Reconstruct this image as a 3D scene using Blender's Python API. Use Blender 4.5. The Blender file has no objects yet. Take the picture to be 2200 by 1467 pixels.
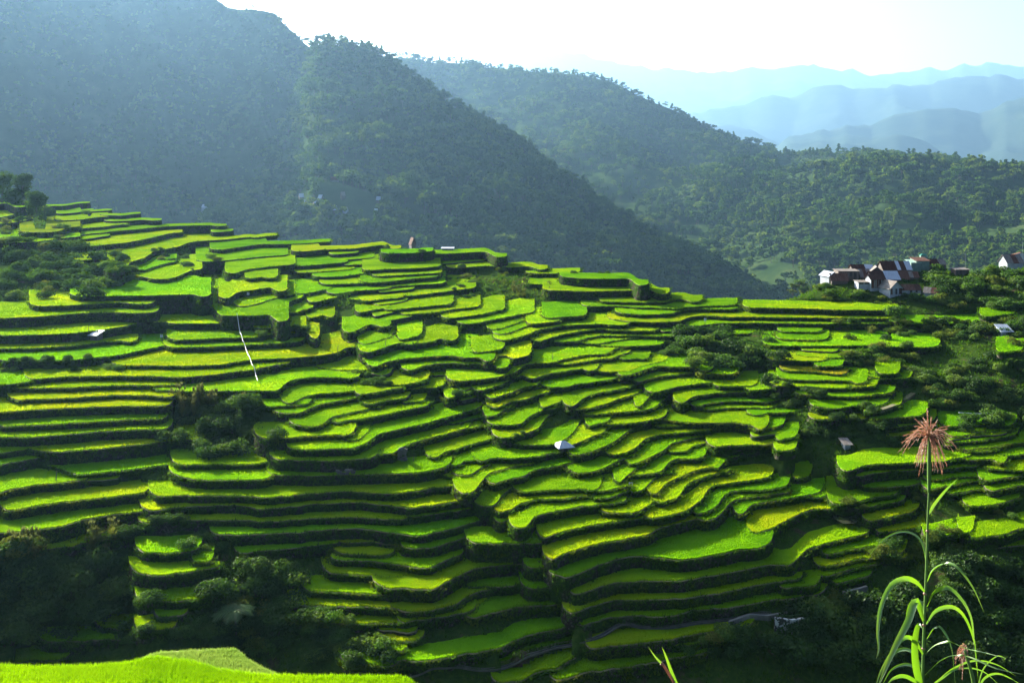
import bpy, math, random
import numpy as np
from mathutils import Vector, Matrix
rng = np.random.default_rng(7); random.seed(7)
scene = bpy.context.scene
C = scene.collection
# ------------------------------------------------------------------ camera
F = 2200 * 35.0 / 36.0          # focal length in photo pixels
VH = 345.0                      # eye level row
ZC = 80.0                       # eye height above the valley datum
cam_d = bpy.data.cameras.new('camera'); cam = bpy.data.objects.new('camera', cam_d); C.objects.link(cam)
cam_d.sensor_width = 36; cam_d.lens = 35.0
cam_d.shift_y = -(733.5 - VH) / 2200.0
cam_d.clip_start = 0.1; cam_d.clip_end = 60000
cam.location = (0, 0, ZC); cam.rotation_euler = (math.radians(90), 0, 0)
scene.camera = cam
# ------------------------------------------------------------------ sky, sun, exposure
SUN_AZ, SUN_EL = -38.0, 20.0
w = bpy.data.worlds.new('World'); scene.world = w; w.use_nodes = True
nt = w.node_tree; nt.nodes.clear()
sky = nt.nodes.new('ShaderNodeTexSky'); sky.sky_type = 'NISHITA'; sky.sun_disc = False
sky.sun_elevation = math.radians(SUN_EL); sky.sun_rotation = math.radians(SUN_AZ)
sky.altitude = 1200; sky.air_density = 0.4; sky.dust_density = 8.0; sky.ozone_density = 1.0
bg = nt.nodes.new('ShaderNodeBackground'); bg.inputs['Strength'].default_value = 0.06
wo = nt.nodes.new('ShaderNodeOutputWorld')
nt.links.new(sky.outputs[0], bg.inputs[0]); nt.links.new(bg.outputs[0], wo.inputs[0])
sl = bpy.data.lights.new('sun', 'SUN'); sl.energy = 5.0; sl.angle = math.radians(0.53); sl.color = (1.0, 0.93, 0.80)
sun = bpy.data.objects.new('sun', sl); C.objects.link(sun)
a, e = math.radians(SUN_AZ), math.radians(SUN_EL)
sdir = Vector((math.sin(a) * math.cos(e), math.cos(a) * math.cos(e), math.sin(e)))
sun.rotation_euler = sdir.to_track_quat('Z', 'Y').to_euler(); sun.location = sdir * 300
vs = scene.view_settings
vs.view_transform = 'Standard'; vs.look = 'None'; vs.gamma = 1.0; vs.use_curve_mapping = False
vs.exposure = 2.5
cy = scene.cycles
cy.use_denoising = True; cy.max_bounces = 6; cy.diffuse_bounces = 3; cy.glossy_bounces = 2
cy.transmission_bounces = 4; cy.volume_bounces = 0; cy.transparent_max_bounces = 8
cy.sample_clamp_indirect = 4.0; cy.caustics_reflective = False; cy.caustics_refractive = False
# ------------------------------------------------------------------ helpers
def T(v): return (v - VH) / F
def at(u, v, y): return Vector((y * (u - 1100) / F, y, ZC - y * (v - VH) / F))
def tag(o, label=None, cat=None, group=None, kind=None):
    if label: o['label'] = label
    if cat: o['category'] = cat
    if group: o['group'] = group
    if kind: o['kind'] = kind
    return o
def link(name, data, parent=None, loc=None):
    o = bpy.data.objects.new(name, data); C.objects.link(o)
    if parent is not None: o.parent = parent
    if loc is not None: o.location = loc
    return o
def empty(name, loc=(0, 0, 0), rz=0):
    o = bpy.data.objects.new(name, None); C.objects.link(o); o.location = loc; o.rotation_euler = (0, 0, rz)
    o.empty_display_size = 0.3
    return o
def mesh_np(name, verts, faces, mats=(), fmat=None, smooth=False):
    """faces: list of int arrays (k x 3 or k x 4)"""
    me = bpy.data.meshes.new(name)
    verts = np.asarray(verts, np.float32)
    faces = [np.asarray(f, np.int32) for f in faces if len(f)]
    me.vertices.add(len(verts)); me.vertices.foreach_set('co', verts.ravel())
    tot = np.concatenate([np.full(len(f), f.shape[1], np.int32) for f in faces])
    loops = np.concatenate([f.ravel() for f in faces])
    me.loops.add(len(loops)); me.loops.foreach_set('vertex_index', loops)
    me.polygons.add(len(tot))
    me.polygons.foreach_set('loop_start', np.concatenate([[0], np.cumsum(tot)[:-1]]).astype(np.int32))
    for m in mats: me.materials.append(m)
    if fmat is not None: me.polygons.foreach_set('material_index', np.asarray(fmat, np.int32))
    me.polygons.foreach_set('use_smooth', np.full(len(tot), smooth, bool))
    me.update(calc_edges=True)
    return me
def grid_faces(nr, nc, off=0):
    r, c = np.meshgrid(np.arange(nr - 1), np.arange(nc - 1), indexing='ij')
    i = (r * nc + c).ravel() + off
    return np.stack([i, i + 1, i + nc + 1, i + nc], 1)
class MB:
    def __init__(s): s.v = []; s.q = []; s.t = []; s.n = 0
    def add(s, v, q=(), t=()):
        v = np.asarray(v, float).reshape(-1, 3)
        if len(q): s.q.append(np.asarray(q) + s.n)
        if len(t): s.t.append(np.asarray(t) + s.n)
        s.v.append(v); s.n += len(v)
    def box(s, x0, x1, y0, y1, z0, z1):
        v = [(x0, y0, z0), (x1, y0, z0), (x1, y1, z0), (x0, y1, z0), (x0, y0, z1), (x1, y0, z1), (x1, y1, z1), (x0, y1, z1)]
        s.add(v, [(0, 3, 2, 1), (4, 5, 6, 7), (0, 1, 5, 4), (1, 2, 6, 5), (2, 3, 7, 6), (3, 0, 4, 7)])
    def tube(s, pts, rad, n=6, cap=True):
        pts = [Vector(p) for p in pts]
        rad = [rad] * len(pts) if np.isscalar(rad) else rad
        V = []
        for i, p in enumerate(pts):
            d = (pts[min(i + 1, len(pts) - 1)] - pts[max(i - 1, 0)])
            d = d.normalized() if d.length > 1e-9 else Vector((0, 0, 1))
            a = d.cross(Vector((0.31, 0.95, 0.05))); a = a.normalized() if a.length > 1e-3 else d.orthogonal().normalized()
            b = d.cross(a)
            for k in range(n):
                t = 2 * math.pi * k / n
                V.append(p + (a * math.cos(t) + b * math.sin(t)) * rad[i])
        q = []
        for i in range(len(pts) - 1):
            for k in range(n): q.append((i * n + k, i * n + (k + 1) % n, (i + 1) * n + (k + 1) % n, (i + 1) * n + k))
        t = []
        if cap:
            for k in range(1, n - 1): t.append((0, k + 1, k)); e0 = (len(pts) - 1) * n; t.append((e0, e0 + k, e0 + k + 1))
        s.add([tuple(v) for v in V], q, t)
    def mesh(s, name, mats=(), smooth=False):
        return mesh_np(name, np.vstack(s.v), ([np.vstack(s.q)] if s.q else []) + ([np.vstack(s.t)] if s.t else []), mats, None, smooth)
    def build(s, name, mat, parent=None, smooth=False):
        return link(name, s.mesh(name, [mat], smooth), parent)
# value noise on the ground plane, used for shaping the terrain
def _h(ix, iy, s):
    n = (ix * 374761393 + iy * 668265263 + s * 974711) & 0x7fffffff
    n = ((n ^ (n >> 13)) * 1274126177) & 0x7fffffff
    return ((n ^ (n >> 16)) & 0xffff) / 65535.0
def vnoise(x, y, s=0):
    x = np.asarray(x, float); y = np.asarray(y, float)
    ix = np.floor(x).astype(np.int64); iy = np.floor(y).astype(np.int64); fx = x - ix; fy = y - iy
    fx = fx * fx * (3 - 2 * fx); fy = fy * fy * (3 - 2 * fy)
    a = _h(ix, iy, s); b = _h(ix + 1, iy, s); c = _h(ix, iy + 1, s); d = _h(ix + 1, iy + 1, s)
    return (a + (b - a) * fx) * (1 - fy) + (c + (d - c) * fx) * fy - 0.5
def fbm(x, y, s=0, o=4):
    r = 0; a = 1.0
    for k in range(o): r = r + a * vnoise(x * 2 ** k, y * 2 ** k, s + k); a *= 0.5
    return r
# ------------------------------------------------------------------ materials
def mat_new(name):
    m = bpy.data.materials.new(name); m.use_nodes = True; m.node_tree.nodes.clear()
    return m, m.node_tree
def node(t, kind, **kw):
    n = t.nodes.new(kind)
    for k, v in kw.items(): setattr(n, k, v)
    return n
def ramp(t, fac, stops):
    r = node(t, 'ShaderNodeValToRGB'); els = r.color_ramp.elements
    while len(els) < len(stops): els.new(0.5)
    for e_, (p, c) in zip(els, stops): e_.position = p; e_.color = (*c, 1)
    t.links.new(fac, r.inputs[0]); return r.outputs[0]
def noise(t, scale, detail=3, rough=0.6, obj=False, dist=0.0, vec=None):
    n = node(t, 'ShaderNodeTexNoise'); n.inputs['Scale'].default_value = scale; n.inputs['Detail'].default_value = detail
    n.inputs['Roughness'].default_value = rough; n.inputs['Distortion'].default_value = dist
    if vec is None:
        if obj: vec = node(t, 'ShaderNodeTexCoord').outputs['Object']
        else: vec = node(t, 'ShaderNodeNewGeometry').outputs['Position']
    t.links.new(vec, n.inputs['Vector']); return n.outputs['Fac']
def mixc(t, fac, a, b, mode='MIX'):
    m = node(t, 'ShaderNodeMix', data_type='RGBA', blend_type=mode)
    for s_, x in ((m.inputs[0], fac), (m.inputs[6], a), (m.inputs[7], b)):
        if hasattr(x, 'links'): t.links.new(x, s_)
        elif isinstance(x, tuple): s_.default_value = (*x, 1)
        else: s_.default_value = x
    return m.outputs[2]
def leafy(name, stops, trans=0.45, tcol=(1.25, 1.2, 0.5), nscale=0.25, rnd=0.35, gloss=0.06, objcol=False, rough=0.5):
    """two sided leaf: diffuse + light passing through + a thin sheen"""
    m, t = mat_new(name)
    oi = node(t, 'ShaderNodeObjectInfo')
    n1 = noise(t, nscale, 4, 0.65)
    ad = node(t, 'ShaderNodeMath', operation='MULTIPLY_ADD'); t.links.new(oi.outputs['Random'], ad.inputs[0]); ad.inputs[1].default_value = rnd
    sb = node(t, 'ShaderNodeMath', operation='MULTIPLY_ADD'); t.links.new(n1, sb.inputs[0]); sb.inputs[1].default_value = 1.5; sb.inputs[2].default_value = -0.25 - rnd * 0.5
    t.links.new(sb.outputs[0], ad.inputs[2])
    col = ramp(t, ad.outputs[0], stops)
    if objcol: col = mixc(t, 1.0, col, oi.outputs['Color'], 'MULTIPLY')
    tc = mixc(t, 1.0, col, tcol, 'MULTIPLY')
    d = node(t, 'ShaderNodeBsdfDiffuse'); t.links.new(col, d.inputs[0])
    tr = node(t, 'ShaderNodeBsdfTranslucent'); t.links.new(tc, tr.inputs[0])
    mx = node(t, 'ShaderNodeMixShader'); mx.inputs[0].default_value = trans
    t.links.new(d.outputs[0], mx.inputs[1]); t.links.new(tr.outputs[0], mx.inputs[2])
    out = node(t, 'ShaderNodeOutputMaterial')
    if gloss > 0:
        g = node(t, 'ShaderNodeBsdfGlossy'); g.inputs['Roughness'].default_value = rough; g.inputs['Color'].default_value = (0.9, 0.95, 0.85, 1)
        m2 = node(t, 'ShaderNodeMixShader'); m2.inputs[0].default_value = gloss
        t.links.new(mx.outputs[0], m2.inputs[1]); t.links.new(g.outputs[0], m2.inputs[2]); t.links.new(m2.outputs[0], out.inputs[0])
    else: t.links.new(mx.outputs[0], out.inputs[0])
    return m
def solid(name, stops, scale=1.0, rough=0.9, detail=5, bump=0.0, bscale=6.0, obj=False, metal=0.0, spec=0.3, stretch=None):
    m, t = mat_new(name)
    vec = None
    if stretch:
        tcn = node(t, 'ShaderNodeTexCoord'); mp = node(t, 'ShaderNodeMapping'); mp.inputs['Scale'].default_value = stretch
        t.links.new(tcn.outputs['Object'], mp.inputs[0]); vec = mp.outputs[0]
    n1 = noise(t, scale, detail, 0.65, obj, 0.0, vec)
    col = ramp(t, n1, stops)
    p = node(t, 'ShaderNodeBsdfPrincipled'); t.links.new(col, p.inputs['Base Color'])
    p.inputs['Roughness'].default_value = rough; p.inputs['Metallic'].default_value = metal
    p.inputs['Specular IOR Level'].default_value = spec
    if bump:
        b = node(t, 'ShaderNodeBump'); b.inputs['Strength'].default_value = bump; b.inputs['Distance'].default_value = 0.2
        n2 = noise(t, bscale, 4, 0.7, obj); t.links.new(n2, b.inputs['Height']); t.links.new(b.outputs[0], p.inputs['Normal'])
    o = node(t, 'ShaderNodeOutputMaterial'); t.links.new(p.outputs[0], o.inputs[0])
    return m
M = {}
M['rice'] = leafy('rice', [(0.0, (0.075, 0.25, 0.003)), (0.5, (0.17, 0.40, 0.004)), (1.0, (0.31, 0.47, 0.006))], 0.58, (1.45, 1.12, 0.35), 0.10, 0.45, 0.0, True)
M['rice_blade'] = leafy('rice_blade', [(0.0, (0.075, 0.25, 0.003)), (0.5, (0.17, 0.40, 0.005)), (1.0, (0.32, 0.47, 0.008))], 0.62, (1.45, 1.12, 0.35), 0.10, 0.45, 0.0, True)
M['weed'] = leafy('weed', [(0.1, (0.020, 0.060, 0.008)), (0.5, (0.045, 0.11, 0.010)), (0.9, (0.12, 0.15, 0.025))], 0.45, (1.2, 1.15, 0.5), 0.35, 0.3, 0.0)
M['leaf_dark'] = leafy('leaf_dark', [(0.1, (0.016, 0.042, 0.008)), (0.5, (0.030, 0.075, 0.012)), (0.9, (0.065, 0.12, 0.018))], 0.4, (1.2, 1.2, 0.5), 0.3, 0.5, 0.012, rough=0.6)
M['leaf_mid'] = leafy('leaf_mid', [(0.1, (0.025, 0.07, 0.010)), (0.5, (0.050, 0.12, 0.016)), (0.9, (0.10, 0.16, 0.025))], 0.45, (1.25, 1.2, 0.5), 0.3, 0.5, 0.012, rough=0.6)
M['leaf_pale'] = leafy('leaf_pale', [(0.1, (0.04, 0.08, 0.015)), (0.5, (0.085, 0.13, 0.025)), (0.9, (0.15, 0.17, 0.045))], 0.45, (1.2, 1.15, 0.6), 0.5, 0.4, 0.0)
M['leaf_forest'] = leafy('leaf_forest', [(0.1, (0.018, 0.048, 0.010)), (0.5, (0.040, 0.088, 0.015)), (0.9, (0.085, 0.135, 0.026))], 0.45, (1.3, 1.2, 0.5), 0.006, 0.7, 0.0)
M['fern'] = leafy('fern', [(0.1, (0.05, 0.13, 0.03)), (0.9, (0.10, 0.2, 0.05))], 0.5, (1.2, 1.2, 0.6), 0.5, 0.3, 0.03)
M['bark'] = solid('bark', [(0.3, (0.03, 0.022, 0.015)), (0.7, (0.09, 0.07, 0.05))], 3.0)
M['bund'] = solid('bund', [(0.25, (0.06, 0.075, 0.02)), (0.5, (0.12, 0.11, 0.045)), (0.8, (0.20, 0.17, 0.09))], 1.3)
M['wall'] = None
# lip lines of the rice terraces, surveyed tile by tile: id, wall height, then lip points
LIPS = '''
@ 0 420
a1 60 395,90 560,88 690,64
l0 60 0,72 60,62 118,100
l1 40 0,187 120,162 225,137
l2 60 0,242 150,227 290,197
l3 50 262,312 400,316 520,302 595,268
l4 100 0,407 300,397 590,357
a2 30 545,155 690,142 740,126
a2b 35 800,136 915,128
a3 58 560,212 700,205 845,184
a4 40 925,168 1060,172 1140,158
a5 45 985,220 1100,216 1240,206 1300,214
a6 30 630,287 750,277 900,266 1000,250
a7 50 650,345 760,327 860,320 1000,303 1200,287 1400,265 1600,258 1830,253 1850,262
a7b 35 700,375 790,367 885,348
a8 65 755,436 900,420 1085,404 1200,382 1350,350 1470,320
a9 62 725,552 850,545 900,600 985,668 1060,655 1110,568 1250,532 1310,480 1420,458 1560,432 1590,408 1700,390 1900,380 2160,354 2190,366
a9r 38 1855,314 1960,306
a10 40 1240,642 1290,618 1380,592 1450,574
a11 45 1215,690 1330,718 1450,714 1520,696 1640,640
a12 50 1780,565 1880,562 2000,550 2200,556
a12b 50 1900,464 2200,448
a13 55 700,864 900,864 1300,857 1690,845 1716,870
a14 70 1230,942 1500,940 1820,927 1870,1012 1910,1033 2200,1027
a16 50 350,947 700,937 1000,917 1240,930
a17 90 0,1052 300,1042 700,1008 1000,1002 1180,1008 1270,1006
a18 80 0,1198 200,1198 600,1184 850,1158 1060,1122 1200,1092 1400,1083 1500,1097 1870,1097
a18r 40 1960,1107 2060,1108 2200,1102
a19 60 0,1312 250,1312 600,1293 870,1258 1060,1243 1090,1262
a21 75 60,1418 300,1418 600,1412 850,1388 1000,1372 1200,1332 1400,1288 1530,1262
a22 35 1530,1238 1800,1228 2030,1218 2200,1217
a23 40 1500,1303 1800,1298 2080,1282 2200,1274
a24 40 1040,1457 1300,1457 1600,1462 1900,1452 2050,1424 2200,1404
@ 0 0 1
p1 18 508,587 518,581 535,577 610,569
p2 15 540,598 560,594 582,597
p3 25 494,641 500,632 514,626 545,622 586,615 593,626
r1 7 2050,937 2095,932 2150,925
r2 8 2058,950 2110,945 2165,938
r3 8 2080,965 2130,960 2180,952 2200,950
r4 8 2165,980 2200,975
r5 7 2040,916 2110,912 2160,915
p4 18 884,795 905,786 935,781 972,779 1024,781 1065,783 1071,792
@ 550 420
b1 45 20,418 260,416 450,410 545,400
b2 62 400,480 560,463 830,457 1000,432 1110,419 1150,458
b3 35 680,506 830,494
b4 80 1155,494 1380,492 1440,482
b5 70 1470,503 1750,493 1985,479 2060,530
b6 25 1500,592 1700,577 1880,562
b7 40 1730,622 1900,608 2000,602 2200,592
b8 50 0,527 180,514
b9 45 0,612 150,597 250,582
b10 45 380,602 550,592 700,577
b11 40 420,662 600,650 750,637
b12 30 740,552 950,537
b12b 40 800,597 980,582
b13 45 580,698 750,692 920,667
b14 35 1010,642 1080,632 1300,627 1490,614
b15 30 1090,692 1300,677 1500,667
b16 40 990,747 1100,741 1300,717 1470,702
b17 45 640,762 800,757 980,747
b18 50 700,842 850,817 1100,802 1200,778 1300,772 1530,757
b18b 25 1100,828 1300,806
b19 35 820,892 1000,892 1200,867 1400,852 1600,827 1790,802
b21 45 500,917 600,892 690,872
b22 30 0,932 150,882 240,862
b22b 40 100,967 220,947 240,940 330,887
b23 40 320,1012 380,987 450,967
b24 20 400,842 500,827 600,802
b25 35 910,1004 980,987 1090,967
b26 25 960,907 1100,887 1200,882
b26b 25 1060,937 1200,922 1250,907
b27 30 1040,1037 1110,1017 1170,1002
b28 50 1120,1078 1200,1062 1310,1042
b29 35 1170,982 1300,967 1500,947 1600,937
b30 40 1310,1022 1400,1012 1550,1002 1680,977 1830,962
b31 45 1680,1052 1800,1037 1950,1017 2040,992
b32 45 1810,1102 1900,1092 2000,1072 2200,1032
b33 30 2060,1152 2150,1127 2200,1117
b34 50 480,1052 540,1032 600,1017 625,1050
a14 70 0,1027 130,1020 185,1085
a18r 40 0,1092 80,1077
b36 60 50,1142 200,1127 310,1112 345,1150
b37 75 340,1182 440,1162 490,1235
a23 40 0,1277 250,1264 330,1258
b38 60 820,1177 880,1152 940,1112 1020,1102 1080,1132
b39 70 825,1257 890,1217 945,1262
a24 80 130,1402 400,1387 600,1367 700,1347 770,1302 830,1302
b41 25 930,1277 1000,1262 1110,1227
b42 65 970,1347 1080,1312 1200,1272 1260,1257 1290,1282
b43 28 1260,1237 1380,1202
b44 40 1290,1272 1420,1267 1520,1252 1590,1217 1640,1250
b45 45 940,1412 1000,1392 1030,1420
b46 60 1040,1470 1100,1432 1250,1402 1500,1382 1650,1372 1800,1392 1940,1387 1960,1428
b48 35 1910,1347 2000,1337 2080,1322
b49 45 2000,1392 2100,1377 2170,1367 2185,1405
@ 1100 520
c1 60 0,217 100,207 185,207 210,238
c2 35 200,267 350,270 500,264
c3 72 510,302 600,312 800,314 1020,310 1045,335 1075,375
c4 40 150,362 260,360 350,354
c5 78 360,414 700,422 900,417 1100,412 1200,407 1255,450
c6 35 840,512 1100,517 1340,517 1360,497 1480,487 1540,515
c7 35 690,552 900,547 1100,562 1350,567 1400,577
c8 40 980,612 1120,622 1300,617 1400,607 1460,582 1600,572 1850,577
c9 60 920,667 1000,682 1250,687 1450,677 1520,642 1650,627 1850,642 2200,642
c9u 20 1420,562 1590,550 1840,542
c9r 48 2080,562 2200,560
c10 50 1580,722 1700,702 1850,692 2200,694
c11 25 1310,767 1450,752
c12 35 1840,792 2040,782
c13 25 0,707 60,687 140,657
c14 25 0,772 80,737 170,702
c15 25 180,702 280,692 360,682
c15b 25 330,652 450,642 570,634
c16 25 30,822 130,792 220,752 400,722 560,707 760,702 930,712
c17 30 240,852 330,822 430,792 600,762 740,747 900,757 1180,762
c18 30 380,857 560,852 640,822 760,802 1000,802 1250,807 1500,802
c19 22 640,867 720,877 850,852 1030,827
c20 45 790,892 950,894 1220,884
c21 42 30,1122 90,1062 150,1042 350,1032 450,1002 600,972 830,957 870,917 930,902
c22 65 420,1052 560,1037 750,1002 870,997 930,962
c23 55 180,1172 300,1132 450,1107 620,1082 650,1110
c24 22 960,1007 1100,997 1130,1007
c25 25 780,1112 1000,1112 1100,1067 1240,1032
c26 55 1000,1147 1090,1112 1240,1062 1400,1070 1590,1070 1640,1110
c28 45 330,1247 450,1242 600,1212 800,1187 980,1152
c29 50 1100,1197 1200,1167 1300,1147 1470,1132
c30 30 530,1412 600,1342 700,1302 900,1267 1040,1237 1090,1195
c31 30 560,1442 700,1422 850,1372 900,1347 1060,1302 1190,1252
c32 30 1100,1422 1140,1372 1180,1322 1250,1287
c33 55 1230,1292 1400,1242 1600,1217 1780,1202
c34 40 1110,1450 1230,1422 1280,1372 1370,1312
c35 45 1480,1382 1520,1342 1600,1312 1800,1292 2200,1302
c36 40 1610,1412 1680,1377 1900,1362 2200,1372
c37 25 1700,1440 1850,1420 2000,1420 2200,1425
c38a 40 0,1172 60,1152 150,1127
c38b 45 0,1292 80,1252 160,1237
c38c 45 0,1362 120,1352 250,1302
c39 28 230,1252 330,1207
c40 35 280,1422 400,1372
c41 45 1650,1132 1880,1132
c42 35 1790,1237 2040,1237
c43 25 2060,1272 2200,1262
@ 1650 620
c9r 48 0,162 300,167 600,180 1020,182
c9 30 0,244 400,247 1020,254
c10 52 0,294 500,300 1000,297
d4 70 1070,277 1200,302 1500,302 1700,297 1850,287
d4b 25 1880,240 1960,228 2070,216
d5 35 150,367 400,372
d6 30 150,434 440,442
d7 30 50,487 400,492 680,487 900,487 1200,502 1380,502
d8 25 340,532 550,542
d8b 25 660,532 910,527
d9 25 330,582 560,592 760,582
d10 55 80,617 430,620
d11 45 440,664 600,664
d12 30 190,707 370,712 600,737
d13 35 170,777 500,787 720,787 760,818
d14 48 100,837 300,840 520,852 650,854
d15 30 760,847 900,837
d16 45 910,762 1060,777 1165,777
d17 25 970,727 1090,732
d18 40 320,907 460,922 700,927 1000,902
d19 75 440,1012 560,1027 650,1022 770,997
d20 25 820,1017 900,1022 990,987
d21 20 880,1067 1000,1047 1090,1012
d22 35 960,1122 1100,1107 1280,1092
d23 30 1000,1197 1150,1182 1350,1152
d24 40 1030,1272 1150,1264 1300,1242 1400,1222
d25 60 440,1122 600,1122 820,1117
d27 75 0,882 150,882 300,892 430,958
d28 35 0,1067 230,1057
d29a 30 0,1202 90,1182
d29b 45 0,1252 70,1247
d29c 25 100,1302 220,1272
d29d 40 90,1397 210,1377
d30a 25 1570,1302 1700,1277
d30b 25 1570,1347 1750,1332
d30c 30 1770,1402 1950,1382 2110,1332
d30d 30 1500,1200 1660,1215 1800,1230
d30e 25 1620,1258 1800,1262 1960,1250
d31 20 2010,547 2150,532
@ 0 780
e3 55 300,135 620,112 1030,107 1300,110 1550,120 1750,107 2000,77 2200,47
e4 80 0,182 100,180 220,162
e5 50 200,217 600,207 1030,187 1300,190 1490,187
e6 60 1400,230 1500,234 1700,240 2000,237 2200,234
e7 50 150,312 600,297 1000,270 1250,272 1430,287
e8 85 0,422 400,392 800,374 1100,364 1390,367
e9 65 40,542 400,527 800,502 1100,482 1350,477
e10 75 0,632 300,632 700,602 1000,577 1390,567
e11 105 310,747 500,762 800,737 1000,722 1330,682 1500,662 1700,652
e12 48 0,762 150,747 320,727
e13 85 0,872 200,832 345,807
e14 60 450,887 560,922 670,962 900,937 1200,902 1510,862 1535,900
e15 115 0,1117 100,1077 300,1047 500,1027 660,1007
e16 60 680,1017 950,992
e17 50 1560,872 2200,867
e18 85 1540,962 1640,997 1800,1002 2200,1002
e19 55 1370,1142 1500,1137 1800,1132 2200,1142
e20 100 80,1267 250,1237 450,1202 650,1177 900,1152 1200,1122
e21 125 0,1452 100,1452 300,1432 500,1407 640,1362 800,1327 1000,1292 1280,1267
e22 75 1285,1267 1500,1242 1800,1222 2000,1217 2200,1240
e23 60 1270,1377 1590,1347 1830,1347 2000,1347 2200,1352
@ 550 780
e3 90 0,46 200,7
e6 62 0,236 190,236 212,207 260,162 350,132 500,119 700,119 810,130
e18 85 0,1002 70,996
e19 62 0,1157 150,1150 500,1114 750,1100 1000,1114 1190,1126 1350,1102 1550,1062 1760,1052
e22 60 0,1255 300,1230 550,1202 850,1192 1100,1210 1200,1227 1350,1242 1600,1207 1900,1167
e23 60 0,1362 300,1347 500,1332 800,1322 1100,1337 1240,1342
f1 18 600,47 750,57 930,60
f2 40 960,72 1060,102 1120,92
f3 38 1180,192 1300,177 1420,152
f6 30 1540,110 1590,88 1630,112
f7 30 1730,152 1900,142 2060,122 2180,92
f8 45 1200,237 1400,217 1540,207
f9 50 920,272 1050,242 1190,217
f10 55 300,345 360,312 420,282 550,262 750,247 840,234
f11 48 0,372 250,367 380,354
f12 60 240,427 380,427 440,392 530,357 700,322 910,287
f13 55 980,352 1100,322 1250,302
f14 55 370,532 520,547 600,507 640,462 800,422 980,387
f15 25 1280,342 1420,322
f16 75 720,512 760,492 900,477 1100,442 1250,407 1400,377
f17 68 80,642 300,637 500,622 700,612 760,625
f18 40 790,662 890,660 935,600
f19 62 350,742 850,730 940,692 1000,642 1060,602 1250,562 1500,502 1750,432 1900,387 2010,312
f20 35 1700,522 1850,482 1990,447
f21 70 960,782 1180,777 1230,737 1320,692 1500,642 1750,572
f22 48 1790,572 1950,532 2060,492
f23 88 200,827 600,837 960,817
f24 75 170,962 500,967 900,957 1200,947 1450,937 1590,897
f25 45 1540,817 1650,752 1700,742 1900,682 2110,622
f26 48 1620,862 1700,802
f26b 25 1550,947 1680,987
f27 30 1720,887 1790,842 1940,832 2100,757
f29 55 1945,847 2020,807 2200,787
f30 30 1740,957 1850,962 1950,882
f31a 40 2070,527 2200,522
f31b 48 2000,462 2100,432 2140,385
f31c 38 2120,642 2200,632
f32 60 1940,1222 2050,1232 2100,1142 2200,1062
f33 55 1790,1117 1870,1107 1930,1022 2000,942 2200,892
f34 30 2050,1032 2200,962
f35 80 2090,1362 2200,1342
f36 35 1940,232 2100,192 2200,167
f37 38 2040,302 2130,267 2200,252
f38a 38 1790,237 1880,202 1920,212
f38b 40 1660,302 1800,252
f38c 38 1770,322 1870,292
f39 42 2070,382 2150,347 2200,332
fx1 60 1370,1317 1500,1297 1750,1267 1930,1242
@ 1100 860
i1 45 0,212 90,202 125,152 200,107 290,77
i2 68 0,312 150,272 245,232 262,172 300,132 390,87
i3 30 270,62 400,22
i4 45 80,382 350,380 480,322 555,242 600,142
i5 50 500,387 620,342 740,287
i5b 38 670,217 780,192 805,178
i6 30 690,127 850,102 1040,92
i7 33 800,207 950,202 1100,187 1240,157
i8 50 560,472 700,432 850,372 960,292 1000,252 1120,217 1320,180
i9 60 1240,157 1400,177 1550,192 1900,187 2070,207 2110,255
i10 25 1270,227 1520,217
i11 50 870,467 950,457 1090,392 1140,322 1300,287 1640,260
i12 35 1040,547 1080,532 1200,482 1330,412 1355,372 1500,332 1700,302
i13 40 1360,442 1500,440 1560,392 1730,352
i14 50 1040,642 1200,627 1290,617 1320,552 1400,502 1580,502
i15 50 20,502 220,477 370,442
i16 60 0,662 100,652 170,602 350,572 500,542 610,492
i17 40 560,622 700,612 830,557 960,492
i18 35 90,787 300,772 500,762 650,757 680,780
i19 20 680,787 800,777 920,747
i20 45 920,712 960,672 1010,622 1090,572
i21 45 1050,792 1150,752 1180,702 1230,662 1300,632
i22 45 0,942 50,892 200,852 500,837 760,802
i23 40 750,842 850,832 960,782
i24 100 60,1097 130,1090 170,1002 300,967 600,912 890,882
i25 35 1240,817 1280,752 1340,702 1450,652 1600,592 1700,572
i26 58 850,967 1050,967 1150,922 1240,857
i27 45 1270,877 1400,847 1460,812 1475,742 1550,692 1770,622
i28 40 1190,1012 1300,997 1500,947 1580,882 1645,852 1660,782 1740,727 1900,707 2160,672
i29 88 300,1192 360,1142 500,1112 700,1072 900,1042 1080,1012
i30 100 350,1372 450,1312 600,1272 800,1222 1000,1187 1180,1157 1230,1102 1400,1062 1630,1002
i30b 30 1620,977 1700,947 1785,892 1800,817 1900,774 2200,772
i31 45 1660,1027 1750,1017 1840,932 1855,882 1950,842 2200,817
i33 30 1990,987 2010,932 2060,892 2200,872
i34 58 1800,447 1950,432 2200,427
i34b 35 1760,397 1870,382 2200,377
i35 38 1690,562 1780,592 1830,502 1900,482
@ 1650 960
k1 52 0,467 150,447 220,432 390,407
k2 88 0,717 100,662 250,582 400,532 540,532
k3 78 20,1007 200,1012 280,932 340,867 520,822 700,777 800,757
k4 25 200,442 320,427
k5 40 600,492 720,482 850,442 1020,417
k6 58 800,532 900,507 1100,472
k7 68 890,642 1000,612 1220,562
k8 58 1000,732 1150,712 1340,682
k9 40 880,347 1000,347 1200,332 1370,292
k10 58 800,252 870,232 1100,202 1400,197 1720,167
k11 45 690,212 800,162 900,147 1200,137 1500,127 1690,82
k12 38 1400,362 1600,322 1750,292 1900,282
k12b 33 1420,292 1600,262 1830,252
k13 78 1720,112 1850,102 1960,102 1985,150
k14 25 1980,192 2200,202
k15 35 1890,292 2050,262 2200,242
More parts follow.
